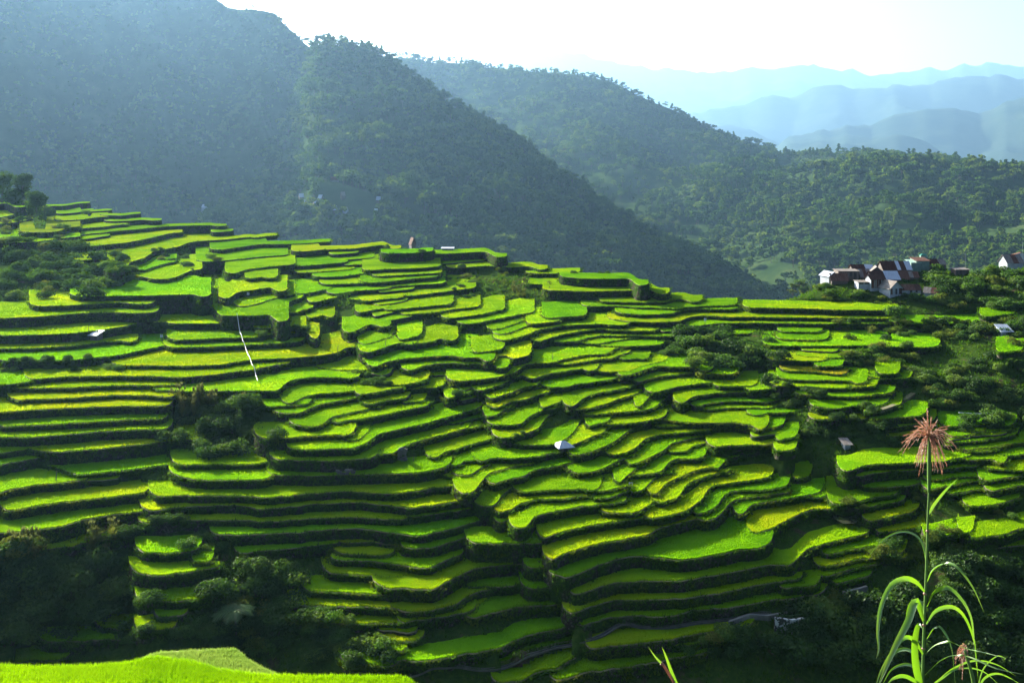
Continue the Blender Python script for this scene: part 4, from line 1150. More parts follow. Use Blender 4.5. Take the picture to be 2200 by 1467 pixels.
# ------------------------------------------------------------------ tree fern
fp = hit(505, 1372); fy = fp.y; fs = fy / F
fern = empty('tree_fern', fp); tag(fern, 'tree fern with spreading feathery fronds in the lower left thicket', 'tree fern')
mb = MB(); ht = 52 * fs; mb.tube([(0, 0, -1), (0.1, 0, ht * 0.5), (0, 0, ht)], [0.16, 0.13, 0.12], 8); mb.build('trunk', M['bark'], fern, True)
for k in range(12):
    a_ = 2 * math.pi * k / 12 + random.uniform(-0.2, 0.2); L = 58 * fs * random.uniform(0.8, 1.1); d = np.array([math.cos(a_), math.sin(a_), 0]); sd = np.array([-d[1], d[0], 0]); pv, pq = [], []
    pts = [d * L * t_ + np.array([0, 0, ht + L * (0.45 * t_ - 0.62 * t_ * t_)]) for t_ in np.linspace(0, 1, 22)]
    for j in range(1, 21):
        wl = L * 0.22 * math.sin(math.pi * min(1, j / 21 + 0.12)) ** 0.7; tg = pts[j + 1] - pts[j - 1] if j < 21 else pts[j] - pts[j - 1]; tg = tg / np.linalg.norm(tg)
        for sg in (-1, 1):
            b0 = pts[j] - tg * L * 0.016; b1 = pts[j] + tg * L * 0.016; tip = pts[j] + sg * sd * wl + tg * wl * 0.35 + np.array([0, 0, -wl * 0.25]); i_ = len(pv)
            pv += [b0, b1, tip + tg * L * 0.004, tip - tg * L * 0.008]; pq.append((i_, i_ + 1, i_ + 2, i_ + 3))
    fo = link('frond', mesh_np('frond', np.array(pv), [np.array(pq)], [M['fern']]), fern)
    mb = MB(); mb.tube(pts[::3], [0.02, 0.018, 0.016, 0.014, 0.012, 0.01, 0.008, 0.006][:len(pts[::3])], 4); mb.build('rib', M['fern'], fo)
# ------------------------------------------------------------------ weeds over the bare slopes
n = 90000; uu = rng.uniform(-200, 2400, n); kk = rng.integers(np.searchsorted(KY, 75), np.searchsorted(KY, 400), n); ci = np.clip(((uu - U[0]) / DU).round().astype(int), 0, NU - 1)
keep = ~cvr[ci, kk]; uu, kk, ci = uu[keep], kk[keep], ci[keep]; yy = KY[kk]
P = np.stack([(uu - 1100) / F * yy, yy, BASE[ci, kk] - 0.08], 1); pt = vnoise(P[:, 0] * 0.15, P[:, 1] * 0.15, 61) > -0.22; P = P[pt]
bv, bt = blades(P, rng.uniform(0.3, 0.9, len(P)), 0.20 * np.clip(P[:, 1] / 150, 0.7, 1.6), 0.9)
tag(link('weeds', mesh_np('weeds', bv, [bt], [M['weed']]), hillside), None, None, None, 'stuff')
# ------------------------------------------------------------------ houses, huts and sheds
def sheet_mat(name, a_, b_, c_, rough=0.8, metal=0.0, spec=0.05):
    """corrugated sheet: weather streaks run down the slope (object y), ribs in relief"""
    m, t = mat_new(name); tc = node(t, 'ShaderNodeTexCoord'); mp = node(t, 'ShaderNodeMapping'); mp.inputs['Scale'].default_value = (3.5, 0.5, 0.5); t.links.new(tc.outputs['Object'], mp.inputs[0])
    n1 = noise(t, 1.4, 5, 0.7, vec=mp.outputs[0]); col = ramp(t, n1, [(0.3, a_), (0.5, b_), (0.72, c_)])
    p = node(t, 'ShaderNodeBsdfPrincipled'); t.links.new(col, p.inputs['Base Color']); p.inputs['Roughness'].default_value = rough; p.inputs['Metallic'].default_value = metal; p.inputs['Specular IOR Level'].default_value = spec
    wv = node(t, 'ShaderNodeTexWave'); wv.inputs['Scale'].default_value = 2.2; t.links.new(tc.outputs['Object'], wv.inputs['Vector'])
    b = node(t, 'ShaderNodeBump'); b.inputs['Strength'].default_value = 0.15; b.inputs['Distance'].default_value = 0.03; t.links.new(wv.outputs['Fac'], b.inputs['Height']); t.links.new(b.outputs[0], p.inputs['Normal'])
    o = node(t, 'ShaderNodeOutputMaterial'); t.links.new(p.outputs[0], o.inputs[0]); return m
M['rust'] = sheet_mat('rust', (0.06, 0.025, 0.016), (0.105, 0.05, 0.035), (0.16, 0.11, 0.09))
M['darkrust'] = sheet_mat('darkrust', (0.03, 0.014, 0.011), (0.055, 0.026, 0.02), (0.09, 0.05, 0.04))
M['zinc'] = sheet_mat('zinc', (0.30, 0.34, 0.40), (0.40, 0.45, 0.52), (0.50, 0.55, 0.60), 0.5, 0.0, 0.2)
M['oldzinc'] = sheet_mat('oldzinc', (0.11, 0.08, 0.065), (0.18, 0.16, 0.14), (0.26, 0.25, 0.24))
M['greenroof'] = sheet_mat('greenroof', (0.02, 0.13, 0.09), (0.03, 0.18, 0.13), (0.05, 0.24, 0.17))
M['palegreen'] = sheet_mat('palegreen', (0.20, 0.34, 0.27), (0.28, 0.42, 0.34), (0.36, 0.48, 0.40))
M['plank'] = solid('plank', [(0.3, (0.07, 0.055, 0.045)), (0.5, (0.12, 0.10, 0.085)), (0.75, (0.20, 0.18, 0.16))], 1.2, 0.9, 5, 0.4, 6, True, stretch=(6, 6, 0.6))
M['whitewall'] = solid('whitewall', [(0.3, (0.22, 0.25, 0.28)), (0.7, (0.34, 0.37, 0.40))], 0.9, 0.8, 5, 0.0, 6, True)
M['greywall'] = solid('greywall', [(0.3, (0.20, 0.23, 0.25)), (0.7, (0.36, 0.40, 0.42))], 0.9, 0.85, 5, 0.2, 6, True)
M['greenwall'] = solid('greenwall', [(0.3, (0.10, 0.17, 0.14)), (0.7, (0.19, 0.27, 0.22))], 0.9, 0.85, 5, 0.0, 6, True)
M['dark'] = solid('dark', [(0.3, (0.010, 0.010, 0.012)), (0.7, (0.03, 0.03, 0.032))], 1.0, 0.4)
M['concrete'] = solid('concrete', [(0.3, (0.10, 0.10, 0.09)), (0.6, (0.17, 0.165, 0.15)), (0.8, (0.25, 0.24, 0.22))], 0.8, 0.9, 6, 0.4, 5)
def slab4(name, mat, p, parent, th=0.07, nrm=None):
    """a roof sheet: four corners and a thickness"""
    p = [Vector(q) for q in p]; n_ = (p[1] - p[0]).cross(p[3] - p[0]).normalized(); v = [tuple(q) for q in p] + [tuple(q - n_ * th) for q in p]
    mb = MB(); mb.add(v, [(0, 1, 2, 3), (7, 6, 5, 4), (0, 4, 5, 1), (1, 5, 6, 2), (2, 6, 7, 3), (3, 7, 4, 0)]); return mb.build(name, M[mat], parent)
def lerp(a_, b_, t_): return tuple(a_[k] + (b_[k] - a_[k]) * t_ for k in range(3))
def house(name, label, u, v, wpx, hpx, dep, roof, sheets, wall='plank', yaw=0.0, rise=0.9, cat='house', group=None, front=(), eave=0.35, ymin=60.0, pos=None, under=1.2, stilts=False):
    p_ = hit(u, v, ymin) if pos is None else pos; k_ = p_.y / F; W = wpx * k_; H = hpx * k_; D_ = dep
    if name == 'house' and pos is None: p_ = at(u, v, 250 + (640 - v) * 0.42); k_ = p_.y / F; W = wpx * k_; H = hpx * k_ * 1.0; under = 3.0
    e_ = empty(name, p_, yaw); tag(e_, label, cat, group); x0, x1, y0, y1 = -W / 2, W / 2, -D_ / 2, D_ / 2; z0 = -under
    mb = MB(); zb = z0 if not stilts else H * 0.42
    mb.box(x0, x1, y0, y1, zb, H)
    if roof == 'gable': mb.add([(x0, y0, H), (x0, y1, H), (x0, 0, H + rise), (x1, y0, H), (x1, y1, H), (x1, 0, H + rise)], [(0, 1, 4, 3)], [(0, 2, 1), (3, 4, 5)])
    if roof == 'gabley': mb.add([(x0, y0, H), (x1, y0, H), (0, y0, H + rise), (x0, y1, H), (x1, y1, H), (0, y1, H + rise)], [(0, 3, 4, 1)], [(0, 1, 2), (3, 5, 4)])
    mb.build('wall', M[wall], e_)
    if stilts:
        for sx in (x0 + 0.1, x1 - 0.1):
            for sy in (y0 + 0.1, y1 - 0.1): mp_ = MB(); mp_.tube([(sx, sy, z0), (sx, sy, zb + 0.05)], 0.09, 6); mp_.build('post', M['plank'], e_)
    ev = eave
    if roof == 'gable':
        sl_ = rise / (D_ / 2); zl = H - ev * sl_ + 0.06; zr_ = H + rise + 0.06
        for (a_, b_, mt) in sheets:
            xa, xb = x0 - 0.25 + (W + 0.5) * a_, x0 - 0.25 + (W + 0.5) * b_; jz = random.uniform(0, 0.03)
            slab4('roof_sheet', mt, [(xa, y0 - ev, zl + jz), (xb, y0 - ev, zl + jz), (xb, 0, zr_ + jz), (xa, 0, zr_ + jz)], e_)
            slab4('roof_sheet', mt, [(xa, 0.0, zr_ + jz + 0.01), (xb, 0.0, zr_ + jz + 0.01), (xb, y1 + ev, zl + jz), (xa, y1 + ev, zl + jz)], e_)
    elif roof == 'gabley':
        sl_ = rise / (W / 2); zl = H - ev * sl_ + 0.06; zr_ = H + rise + 0.06
        for (a_, b_, mt) in sheets:
            ya, yb = y0 - 0.3 + (D_ + 0.6) * a_, y0 - 0.3 + (D_ + 0.6) * b_
            slab4('roof_sheet', mt, [(x0 - ev, yb, zl), (x0 - ev, ya, zl), (0, ya, zr_), (0, yb, zr_)], e_)
            slab4('roof_sheet', mt, [(0, yb, zr_ + 0.01), (0, ya, zr_ + 0.01), (x1 + ev, ya, zl), (x1 + ev, yb, zl)], e_)
    elif roof in ('shed', 'flat'):
        r_ = rise if roof == 'shed' else 0.12
        if roof == 'shed': mq_ = MB(); mq_.add([(x0, y0, H), (x0, y1, H), (x0, y1, H + r_), (x1, y0, H), (x1, y1, H), (x1, y1, H + r_)], [(1, 4, 5, 2)], [(0, 2, 1), (3, 4, 5)]); mq_.build('gable_board', M[wall], e_)
        for (a_, b_, mt) in sheets:
            xa, xb = x0 - 0.3 + (W + 0.6) * a_, x0 - 0.3 + (W + 0.6) * b_; s2 = r_ / D_
            slab4('roof_sheet', mt, [(xa, y0 - ev, H - ev * s2 + 0.08), (xb, y0 - ev, H - ev * s2 + 0.08), (xb, y1 + ev, H + r_ + ev * s2 + 0.08), (xa, y1 + ev, H + r_ + ev * s2 + 0.08)], e_)
    elif roof == 'hip':
        a_, b_, ap, bp = (x0 - ev, y0 - ev, H), (x1 + ev, y0 - ev, H), (-W * 0.15, 0, H + rise), (W * 0.15, 0, H + rise); c_, d_ = (x1 + ev, y1 + ev, H), (x0 - ev, y1 + ev, H); mt = sheets[0][2]
        slab4('roof_sheet', mt, [a_, b_, bp, ap], e_); slab4('roof_sheet', mt, [c_, d_, ap, bp], e_)
        slab4('roof_sheet', mt, [b_, c_, lerp(bp, ap, 0.02), bp], e_); slab4('roof_sheet', mt, [d_, a_, ap, lerp(ap, bp, 0.02)], e_)
    for (nm, fa, fb, za, zb2, mt) in front:      # doors, windows and wall sheets on the front
        mf = MB(); mf.box(x0 + W * fa, x0 + W * fb, y0 - 0.05, y0 + 0.02, H * za, H * zb2); fo = mf.build(nm, M[mt], e_)
        if nm == 'window': mg = MB(); mg.box(x0 + W * fa - 0.07, x0 + W * fb + 0.07, y0 - 0.09, y0 - 0.052, H * za - 0.08, H * za - 0.005); mg.build('sill', M['plank'], fo)
    return e_
VG = 'houses of the knoll village'
house('house', 'small pale blue gabled house at the left end of the village', 1781, 601, 22, 10, 4.0, 'gabley', [(0, 1, 'zinc')], 'whitewall', 0.3, 1.0)
house('house', 'long flat roofed plank house at the left end of the village', 1818, 598, 44, 17, 4.0, 'flat', [(0, 1, 'oldzinc')], 'plank', 0.0, 0.3, front=[('window', 0.55, 0.68, 0.35, 0.85, 'dark'), ('door', 0.74, 0.88, 0.0, 0.85, 'dark')])
house('house', 'low house with a rusty roof before the long flat roofed one', 1801, 606, 34, 6, 3.6, 'gable', [(0, 0.5, 'rust'), (0.5, 1, 'rust')], 'plank', -0.1, 1.5)
house('house', 'small house with streaky rust and grey roof beside the long plank house', 1854, 598, 22, 7, 3.6, 'gable', [(0, 0.35, 'oldzinc'), (0.35, 0.65, 'rust'), (0.65, 1, 'oldzinc')], 'plank', 0.1, 1.6)
house('house', 'dark rusty roofed house with one bright sheet in the back row', 1850, 584, 44, 6, 3.6, 'gable', [(0, 0.62, 'darkrust'), (0.62, 1, 'zinc')], 'plank', 0.0, 1.2)
house('house', 'dark gable fronted house in the middle of the village', 1882, 592, 28, 9, 4.0, 'gabley', [(0, 1, 'oldzinc')], 'dark', -0.25, 1.4)
house('house', 'long dark rusted roof with two bright sheets at the top of the village', 1921, 583, 60, 7, 4.6, 'gable', [(0, 0.5, 'darkrust'), (0.5, 0.62, 'zinc'), (0.62, 0.8, 'darkrust'), (0.8, 1, 'zinc')], 'plank', 0.0, 1.9)
house('house', 'long front row house half bright zinc and half rust', 1906, 603, 80, 6, 4.4, 'gable', [(0, 0.38, 'darkrust'), (0.38, 0.55, 'zinc'), (0.55, 0.76, 'zinc'), (0.76, 1, 'rust')], 'plank', 0.05, 1.8)
house('house', 'small rust and grey gabled house at the right end of the front row', 1956, 602, 26, 9, 3.4, 'gable', [(0, 0.3, 'rust'), (0.3, 0.6, 'oldzinc'), (0.6, 1, 'rust')], 'plank', -0.1, 1.2)
house('house', 'white boxy house with a dark slot window', 1852, 620, 24, 15, 3.0, 'flat', [(0, 1, 'oldzinc')], 'whitewall', 0.0, 0.2, front=[('window', 0.08, 0.45, 0.78, 0.95, 'dark'), ('window', 0.55, 0.95, 0.78, 0.95, 'dark')])
house('house', 'tall narrow house clad in rusty sheets beside the white box', 1877, 622, 24, 24, 3.4, 'gable', [(0, 1, 'darkrust')], 'greywall', 0.05, 0.9, front=[('wall_sheet', 0.05, 0.28, 0.2, 0.98, 'rust'), ('wall_sheet', 0.32, 0.5, 0.2, 0.98, 'oldzinc'), ('wall_sheet', 0.53, 0.7, 0.2, 0.98, 'rust'), ('wall_sheet', 0.73, 0.95, 0.2, 0.98, 'darkrust')])
house('house', 'gabled house with striped plank front below the bright roofs', 1914, 630, 34, 13, 4.0, 'gabley', [(0, 1, 'oldzinc')], 'whitewall', 0.35, 1.7, front=[('wall_sheet', 0.06, 0.2, 0.0, 0.95, 'rust'), ('door', 0.42, 0.56, 0.0, 0.9, 'dark'), ('wall_sheet', 0.7, 0.92, 0.0, 0.95, 'darkrust')])
house('house', 'low grey walled house under a wide rusty roof', 1953, 629, 40, 9, 3.6, 'gable', [(0, 0.35, 'rust'), (0.35, 0.7, 'rust'), (0.7, 1, 'darkrust')], 'greywall', 0.0, 1.1, front=[('door', 0.4, 0.52, 0.0, 0.85, 'dark'), ('window', 0.7, 0.8, 0.4, 0.8, 'dark')])
house('house', 'small shed with pale gable end at the right foot of the village', 2002, 636, 28, 9, 3.2, 'gable', [(0, 0.5, 'oldzinc'), (0.5, 1, 'rust')], 'whitewall', -0.55, 1.1)
house('house', 'pale green flat roofed house at the top of the village', 1962, 574, 20, 11, 3.6, 'shed', [(0, 1, 'palegreen')], 'greenwall', 0.0, 0.4)
house('house', 'green walled house under a rusty flat roof at the top of the village', 1976, 573, 28, 14, 4.2, 'shed', [(0, 1, 'rust')], 'greenwall', 0.0, 0.5)
pg = hit(1984, 572); house('house', 'small house with a dark green hipped roof, highest in the village', 1984, 572, 14, 21, 2.6, 'hip', [(0, 1, 'greenroof')], 'greenwall', 0.0, 1.1, pos=Vector((pg.x * 1.012, pg.y * 1.012, pg.z)))
house('house', 'low dark rust roofs at the right end of the village', 2008, 572, 36, 6, 3.6, 'gable', [(0, 0.6, 'darkrust'), (0.6, 1, 'oldzinc')], 'plank', 0.1, 1.2)
house('house', 'house with streaked rusty roof at the right edge of the photo', 2172, 570, 36, 8, 4.0, 'gable', [(0, 0.4, 'oldzinc'), (0.4, 0.7, 'rust'), (0.7, 1, 'oldzinc')], 'greywall', 0.1, 1.9)
pr_ = hit(2192, 566); house('house', 'pale gabled house behind the rusty roof at the right edge', 2192, 566, 32, 14, 4.0, 'gabley', [(0, 1, 'rust')], 'whitewall', -0.2, 1.6, pos=Vector((pr_.x * 1.02, pr_.y * 1.02, pr_.z)))
house('house', 'low house with a white roof under the right edge trees', 2160, 588, 30, 4, 3.4, 'gable', [(0, 1, 'zinc')], 'greywall', 0.0, 0.7)
house('house', 'low flat roof hidden in the bushes right of the village', 2062, 582, 28, 4, 3.2, 'flat', [(0, 1, 'oldzinc')], 'plank', 0.0, 0.2)
house('shed', 'grey shed with a bright tin roof alone on the right slope', 2157, 722, 22, 11, 2.6, 'shed', [(0, 0.5, 'zinc'), (0.5, 1, 'zinc')], 'greywall', 0.0, 0.9, 'shed')
house('hut', 'raised field hut with a bright tin roof in the middle of the terraces', 1210, 976, 27, 19, 2.3, 'hip', [(0, 1, 'zinc')], 'plank', 0.35, 0.75, 'hut', front=[('door', 0.3, 0.6, 0.42, 0.95, 'dark')], eave=0.4, stilts=True)
house('shed', 'small plank shed with a grey sloping roof on the left terraces', 207, 730, 16, 11, 1.9, 'shed', [(0, 1, 'zinc')], 'plank', -0.25, 0.5, 'shed')
house('shed', 'tiny pale shed on the dark bank at the right', 1817, 961, 13, 9, 1.5, 'shed', [(0, 1, 'oldzinc')], 'whitewall', 0.1, 0.35, 'shed', eave=0.45)
ph = hit(962, 540); house('hut', 'low hut with a white roof on the skyline paddy', 962, 537, 24, 3.5, 2.6, 'flat', [(0, 1, 'zinc')], 'plank', 0.0, 0.2, 'hut', front=[('door', 0.05, 0.5, 0.0, 0.8, 'dark')])
house('house', 'steep roofed little house among the trees beyond the skyline paddies', 886, 524, 9, 6, 4.0, 'gabley', [(0, 1, 'rust')], 'plank', 0.4, 2.6, pos=at(886, 528, 480))
def surf(G, nf, u_, v_):
    g = G[:nf]; uu_ = 1100 + F * g[:, :, 0] / g[:, :, 1]; c = int(np.argmin(np.abs(uu_[nf // 2] - u_))); vv_ = VH + F * (ZC - g[:, c, 2]) / g[:, c, 1]
    r = int(np.argmin(np.abs(vv_ - v_))); return Vector(g[r, c])
for k, (a_, b_, w_) in enumerate(FAR_HOUSES):
    q = surf(spur, spur_nf, a_, b_) if a_ > 460 else at(a_, b_, 1750); rt = random.choice(['zinc', 'zinc', 'oldzinc', 'rust'])
    kk_ = 1.25 * q.y / F
    house('house', 'tiny far house with a tin roof in the hamlet on the forested spur' if a_ > 460 else 'tiny far house alone below the left mountain face', a_, b_, w_ * 0.8, 5.5, 9.0, 'gable', [(0, 0.5, rt), (0.5, 1, random.choice(['zinc', rt]))], random.choice(['plank', 'plank', 'greywall']), random.uniform(-0.5, 0.5), 5.0, 'house', 'hamlet on the forested spur' if a_ > 460 else None, pos=q, under=6.0)
# masts above the village
for (u_, v_, h_, lb) in ((2074, 578, 34, 'thin aerial mast right of the village houses'), (2197, 560, 40, 'thin aerial mast by the house at the right edge')):
    q = hit(u_, v_); mb = MB(); hh_ = h_ * q.y / F; mb.tube([(0, 0, -0.5), (0, 0, hh_)], 0.05, 6); mb.tube([(-0.6, 0, hh_ * 0.92), (0.6, 0, hh_ * 0.92)], 0.03, 5); o = mb.build('aerial_mast', M['greywall']); o.location = q; tag(o, lb, 'mast')
# ------------------------------------------------------------------ canal, broken walls, pipes, posts
M['canal'] = solid('canal', [(0.3, (0.06, 0.06, 0.05)), (0.7, (0.13, 0.125, 0.11))], 0.8, 0.9, 6, 0.4, 5, spec=0.05)
def drape(pts, lift=0.0):
    return [hit(u_, v_, 60.0) + Vector((0, 0, lift)) for (u_, v_) in pts]
def dense(pts, step=8.0):
    out = []
    for (a_, b_) in zip(pts[:-1], pts[1:]):
        n_ = max(1, int(math.hypot(b_[0] - a_[0], b_[1] - a_[1]) / step)); out += [(a_[0] + (b_[0] - a_[0]) * k / n_, a_[1] + (b_[1] - a_[1]) * k / n_) for k in range(n_)]
    return out + [pts[-1]]
def smooth_pts(P, n_=6):
    A = np.array([tuple(p_) for p_ in P])
    for _ in range(n_): A[1:-1] = 0.25 * A[:-2] + 0.5 * A[1:-1] + 0.25 * A[2:]
    return A
def ribbon(name, A, half, thick, mat, parent=None, top=0.0):
    """a kerb like strip that follows a line on the hillside"""
    d = np.gradient(A, axis=0); nrm = np.stack([-d[:, 1], d[:, 0], np.zeros(len(d))], 1); nrm /= np.linalg.norm(nrm, axis=1)[:, None] + 1e-9; up = np.array([0, 0, 1.0]); n_ = len(A)
    R = [A - nrm * half - up * thick, A - nrm * half + up * top, A + nrm * half + up * top, A + nrm * half - up * thick]; v = np.concatenate(R); q = grid_faces(4, n_)
    return link(name, mesh_np(name, v, [q], [M[mat]]), parent)
cpx = [(880, 1463), (975, 1450), (1100, 1440), (1145, 1416), (1200, 1399), (1275, 1380), (1325, 1355), (1375, 1352), (1440, 1353), (1500, 1342), (1567, 1336), (1625, 1327), (1660, 1322)]
cl = smooth_pts(drape(dense(cpx), 0.15), 10)
cn = empty('irrigation_canal', cl[len(cl) // 2]); tag(cn, 'narrow concrete irrigation canal winding along the lowest terraces', 'canal')
off = np.array(cn.location)
dl = np.gradient(cl, axis=0); nl_ = np.stack([-dl[:, 1], dl[:, 0], np.zeros(len(dl))], 1); nl_ /= np.linalg.norm(nl_, axis=1)[:, None]
ribbon('kerb', cl - off - nl_ * 0.2, 0.05, 0.14, 'canal', cn, 0.06); ribbon('kerb', cl - off + nl_ * 0.2, 0.05, 0.14, 'canal', cn, 0.08); ribbon('bed', cl - off, 0.15, 0.2, 'canal', cn, -0.1)
M['plaster'] = solid('plaster', [(0.46, (0.05, 0.05, 0.045)), (0.5, (0.12, 0.12, 0.11)), (0.54, (0.42, 0.43, 0.42))], 1.6, 0.9, 3, 0.3, 5, spec=0.05)
def panel_wall(name, label, pts, hpx, mat, th=0.35, cat='wall', y=None):
    P = [hit(u_, v_, 60.0) if y is None else at(u_, v_, y) for (u_, v_) in pts]; h_ = hpx * P[0].y / F; mb = MB()
    for (a_, b_) in zip(P[:-1], P[1:]):
        b_ = Vector((b_.x, min(b_.y, a_.y + 4), b_.z)); d = Vector((b_.x - a_.x, b_.y - a_.y, 0)).normalized(); n_ = Vector((-d.y, d.x, 0)) * th; v = []
        for q in (a_, b_):
            for s_ in (-0.5, 0.5):
                for z_ in (-1.0, h_): v.append(q + n_ * s_ + Vector((0, 0, z_)))
        mb.add([tuple(x_) for x_ in v], [(0, 4, 5, 1), (2, 3, 7, 6), (1, 5, 7, 3), (0, 1, 3, 2), (4, 6, 7, 5)])
    o = mb.build(name, M[mat]); tag(o, label, cat); return o
panel_wall('concrete_wall', 'grey concrete retaining wall with a pale rim among the lower right bushes', [(1812, 1287), (1838, 1284), (1862, 1282)], 15, 'concrete')
panel_wall('concrete_wall', 'low concrete wall at the head of the irrigation canal', [(1567, 1344), (1610, 1338), (1650, 1334), (1738, 1326)], 10, 'concrete')
panel_wall('ruined_wall', 'broken wall with patches of white plaster below the canal', [(1664, 1366), (1700, 1366), (1728, 1362)], 34, 'plaster')
# exposed stone faces in the terrace walls
M['stone'] = solid('stone', [(0.3, (0.07, 0.068, 0.06)), (0.7, (0.17, 0.165, 0.15))], 4.0, 0.9, 5, 0.5, 8)
def stones(label, u_, v_, wpx, hpx, n_):
    p_ = hit(u_, v_ + hpx * 0.5); p_.y -= 0.5; k_ = p_.y / F; e_ = empty('stone_face', p_); tag(e_, label, 'stones')
    for k in range(n_):
        r = random.uniform(0.09, 0.2); mb = MB(); a_ = np.array([(x_, y_, z_) for x_ in (-1, 1) for y_ in (-1, 1) for z_ in (-1, 1)], float) * r * np.array([1.2, 0.8, 0.9]); a_ += rng.normal(0, 0.22 * r, a_.shape)
        a_ += np.array([random.uniform(-0.5, 0.5) * wpx * k_, random.uniform(-0.15, 0.3), random.uniform(0, 1) * hpx * k_]); mb.add(a_, [(0, 1, 3, 2), (4, 6, 7, 5), (0, 4, 5, 1), (2, 3, 7, 6), (1, 5, 7, 3), (0, 2, 6, 4)]); mb.build('stone', M['stone'], e_)
stones('pale grey bare stone face at the corner of a terrace wall', 866, 975, 16, 26, 40)
stones('small heap of reddish stones slipped from a dark terrace wall', 744, 1034, 36, 10, 30)
# white pipe hung down the left terraces
pp = dense([(510, 702), (516, 716), (523, 740), (533, 764), (537, 775), (545, 795), (555, 824)], 4); P = [hit(a_, b_) for a_, b_ in pp]
P = [Vector((q.x, q.y - 0.4, max(q.z + 0.5, 0))) for q in P]
M['white'] = solid('white', [(0.3, (0.55, 0.56, 0.55)), (0.7, (0.72, 0.72, 0.70))], 2.0, 0.6)
mb = MB(); mb.tube(smooth_pts(P, 2), 0.05, 6); tag(mb.build('water_pipe', M['white']), 'thin white water pipe hanging down across the left terraces', 'pipe')
q0, q1 = hit(2060, 899), hit(2127, 901); mb = MB(); mb.tube([q0 + Vector((0, 0, 0.9)), (q0 + q1) * 0.5 + Vector((0, 0, 0.8)), q1 + Vector((0, 0, 0.9))], 0.08, 6); tag(mb.build('water_pipe', M['white']), 'straight white pipe on the slope at the right behind the plume', 'pipe')
tr = smooth_pts(drape(dense([(1887, 888), (1905, 880), (1930, 870), (1948, 858), (1962, 850)]), 0.25), 4)
o = ribbon('footpath', tr, 0.45, 0.5, 'bund', None, 0.0); tag(o, 'pale footpath climbing the slope at the right', None, None, 'structure')
# posts and small scarecrow cloths in the fields
M['post'] = solid('post', [(0.3, (0.05, 0.04, 0.03)), (0.7, (0.12, 0.10, 0.08))], 4.0)
for (u_, v_, h_, lb) in ((725, 757, 14, 'thin leaning post at the corner of the large left paddy'), (752, 732, 12, 'thin post left of the middle plots'), (828, 742, 16, 'tall thin post above the middle plots'), (844, 728, 12, 'short thin post at the head of the middle plots'), (912, 700, 14, 'thin post in the upper yellow paddy'), (1187, 772, 10, 'dark stout post in the bright central paddy'), (888, 990, 9, 'dark short post beside the bare stone face'), (120, 1034, 18, 'thin stick in the wide paddy at the left edge'), (364, 982, 14, 'thin stick at the corner of the square left paddy'), (190, 712, 16, 'thin post behind the plank shed')):
    q = hit(u_, v_); hh_ = h_ * q.y / F; mb = MB(); mb.tube([(0, 0, -0.4), (0.06 * hh_, 0, hh_ * 0.6), (0.1 * hh_, 0, hh_)], [0.07, 0.06, 0.05], 6); o = mb.build('post', M['post']); o.location = q; tag(o, lb, 'post')
for (u_, v_, lb) in ((347, 732, 'small white scarecrow cloth on the dark left terraces'), (533, 640, 'small white scarecrow cloth below the left hollow'), (1355, 1054, 'white scarecrow cloth on the wall right of the field hut'), (1515, 695, 'small white scarecrow cloth at the end of the long plots')):
    q = hit(u_, v_); e_ = empty('scarecrow', q); tag(e_, lb, 'scarecrow'); mb = MB(); mb.tube([(0, 0, -0.3), (0, 0, 1.2)], 0.03, 5); mb.build('stick', M['post'], e_)
    n_ = 6; v = []
    for r in range(n_):
        for k in range(n_): v.append((-0.28 + 0.56 * k / (n_ - 1), 0.06 * math.sin(2.2 * k + r), 1.15 - 0.6 * r / (n_ - 1) + 0.05 * math.sin(k * 1.7)))
    link('cloth', mesh_np('cloth', v, [grid_faces(n_, n_)], [M['white']]), e_)
# a flooded corner plot that mirrors the sky
m, t = mat_new('paddy_water'); p = node(t, 'ShaderNodeBsdfPrincipled'); p.inputs['Base Color'].default_value = (0.03, 0.035, 0.02, 1); p.inputs['Roughness'].default_value = 0.06; o = node(t, 'ShaderNodeOutputMaterial'); t.links.new(p.outputs[0], o.inputs[0]); M['water'] = m
pc = hit(1812, 1126); wv_ = [(pc.x + math.cos(a_) * 2.0 * (1 + 0.2 * math.sin(3 * a_)), pc.y + math.sin(a_) * 3.4 * (1 + 0.15 * math.cos(2 * a_)), pc.z + 0.08) for a_ in np.linspace(0, 2 * math.pi, 28)[:-1]]
o = link('pond_water', mesh_np('pond_water', [(pc.x, pc.y, pc.z + 0.08)] + wv_, [np.array([(0, 1 + k, 1 + (k + 1) % 27) for k in range(27)])], [m])); tag(o, 'shallow flooded patch shining among the lower right plots', None, None, 'structure')
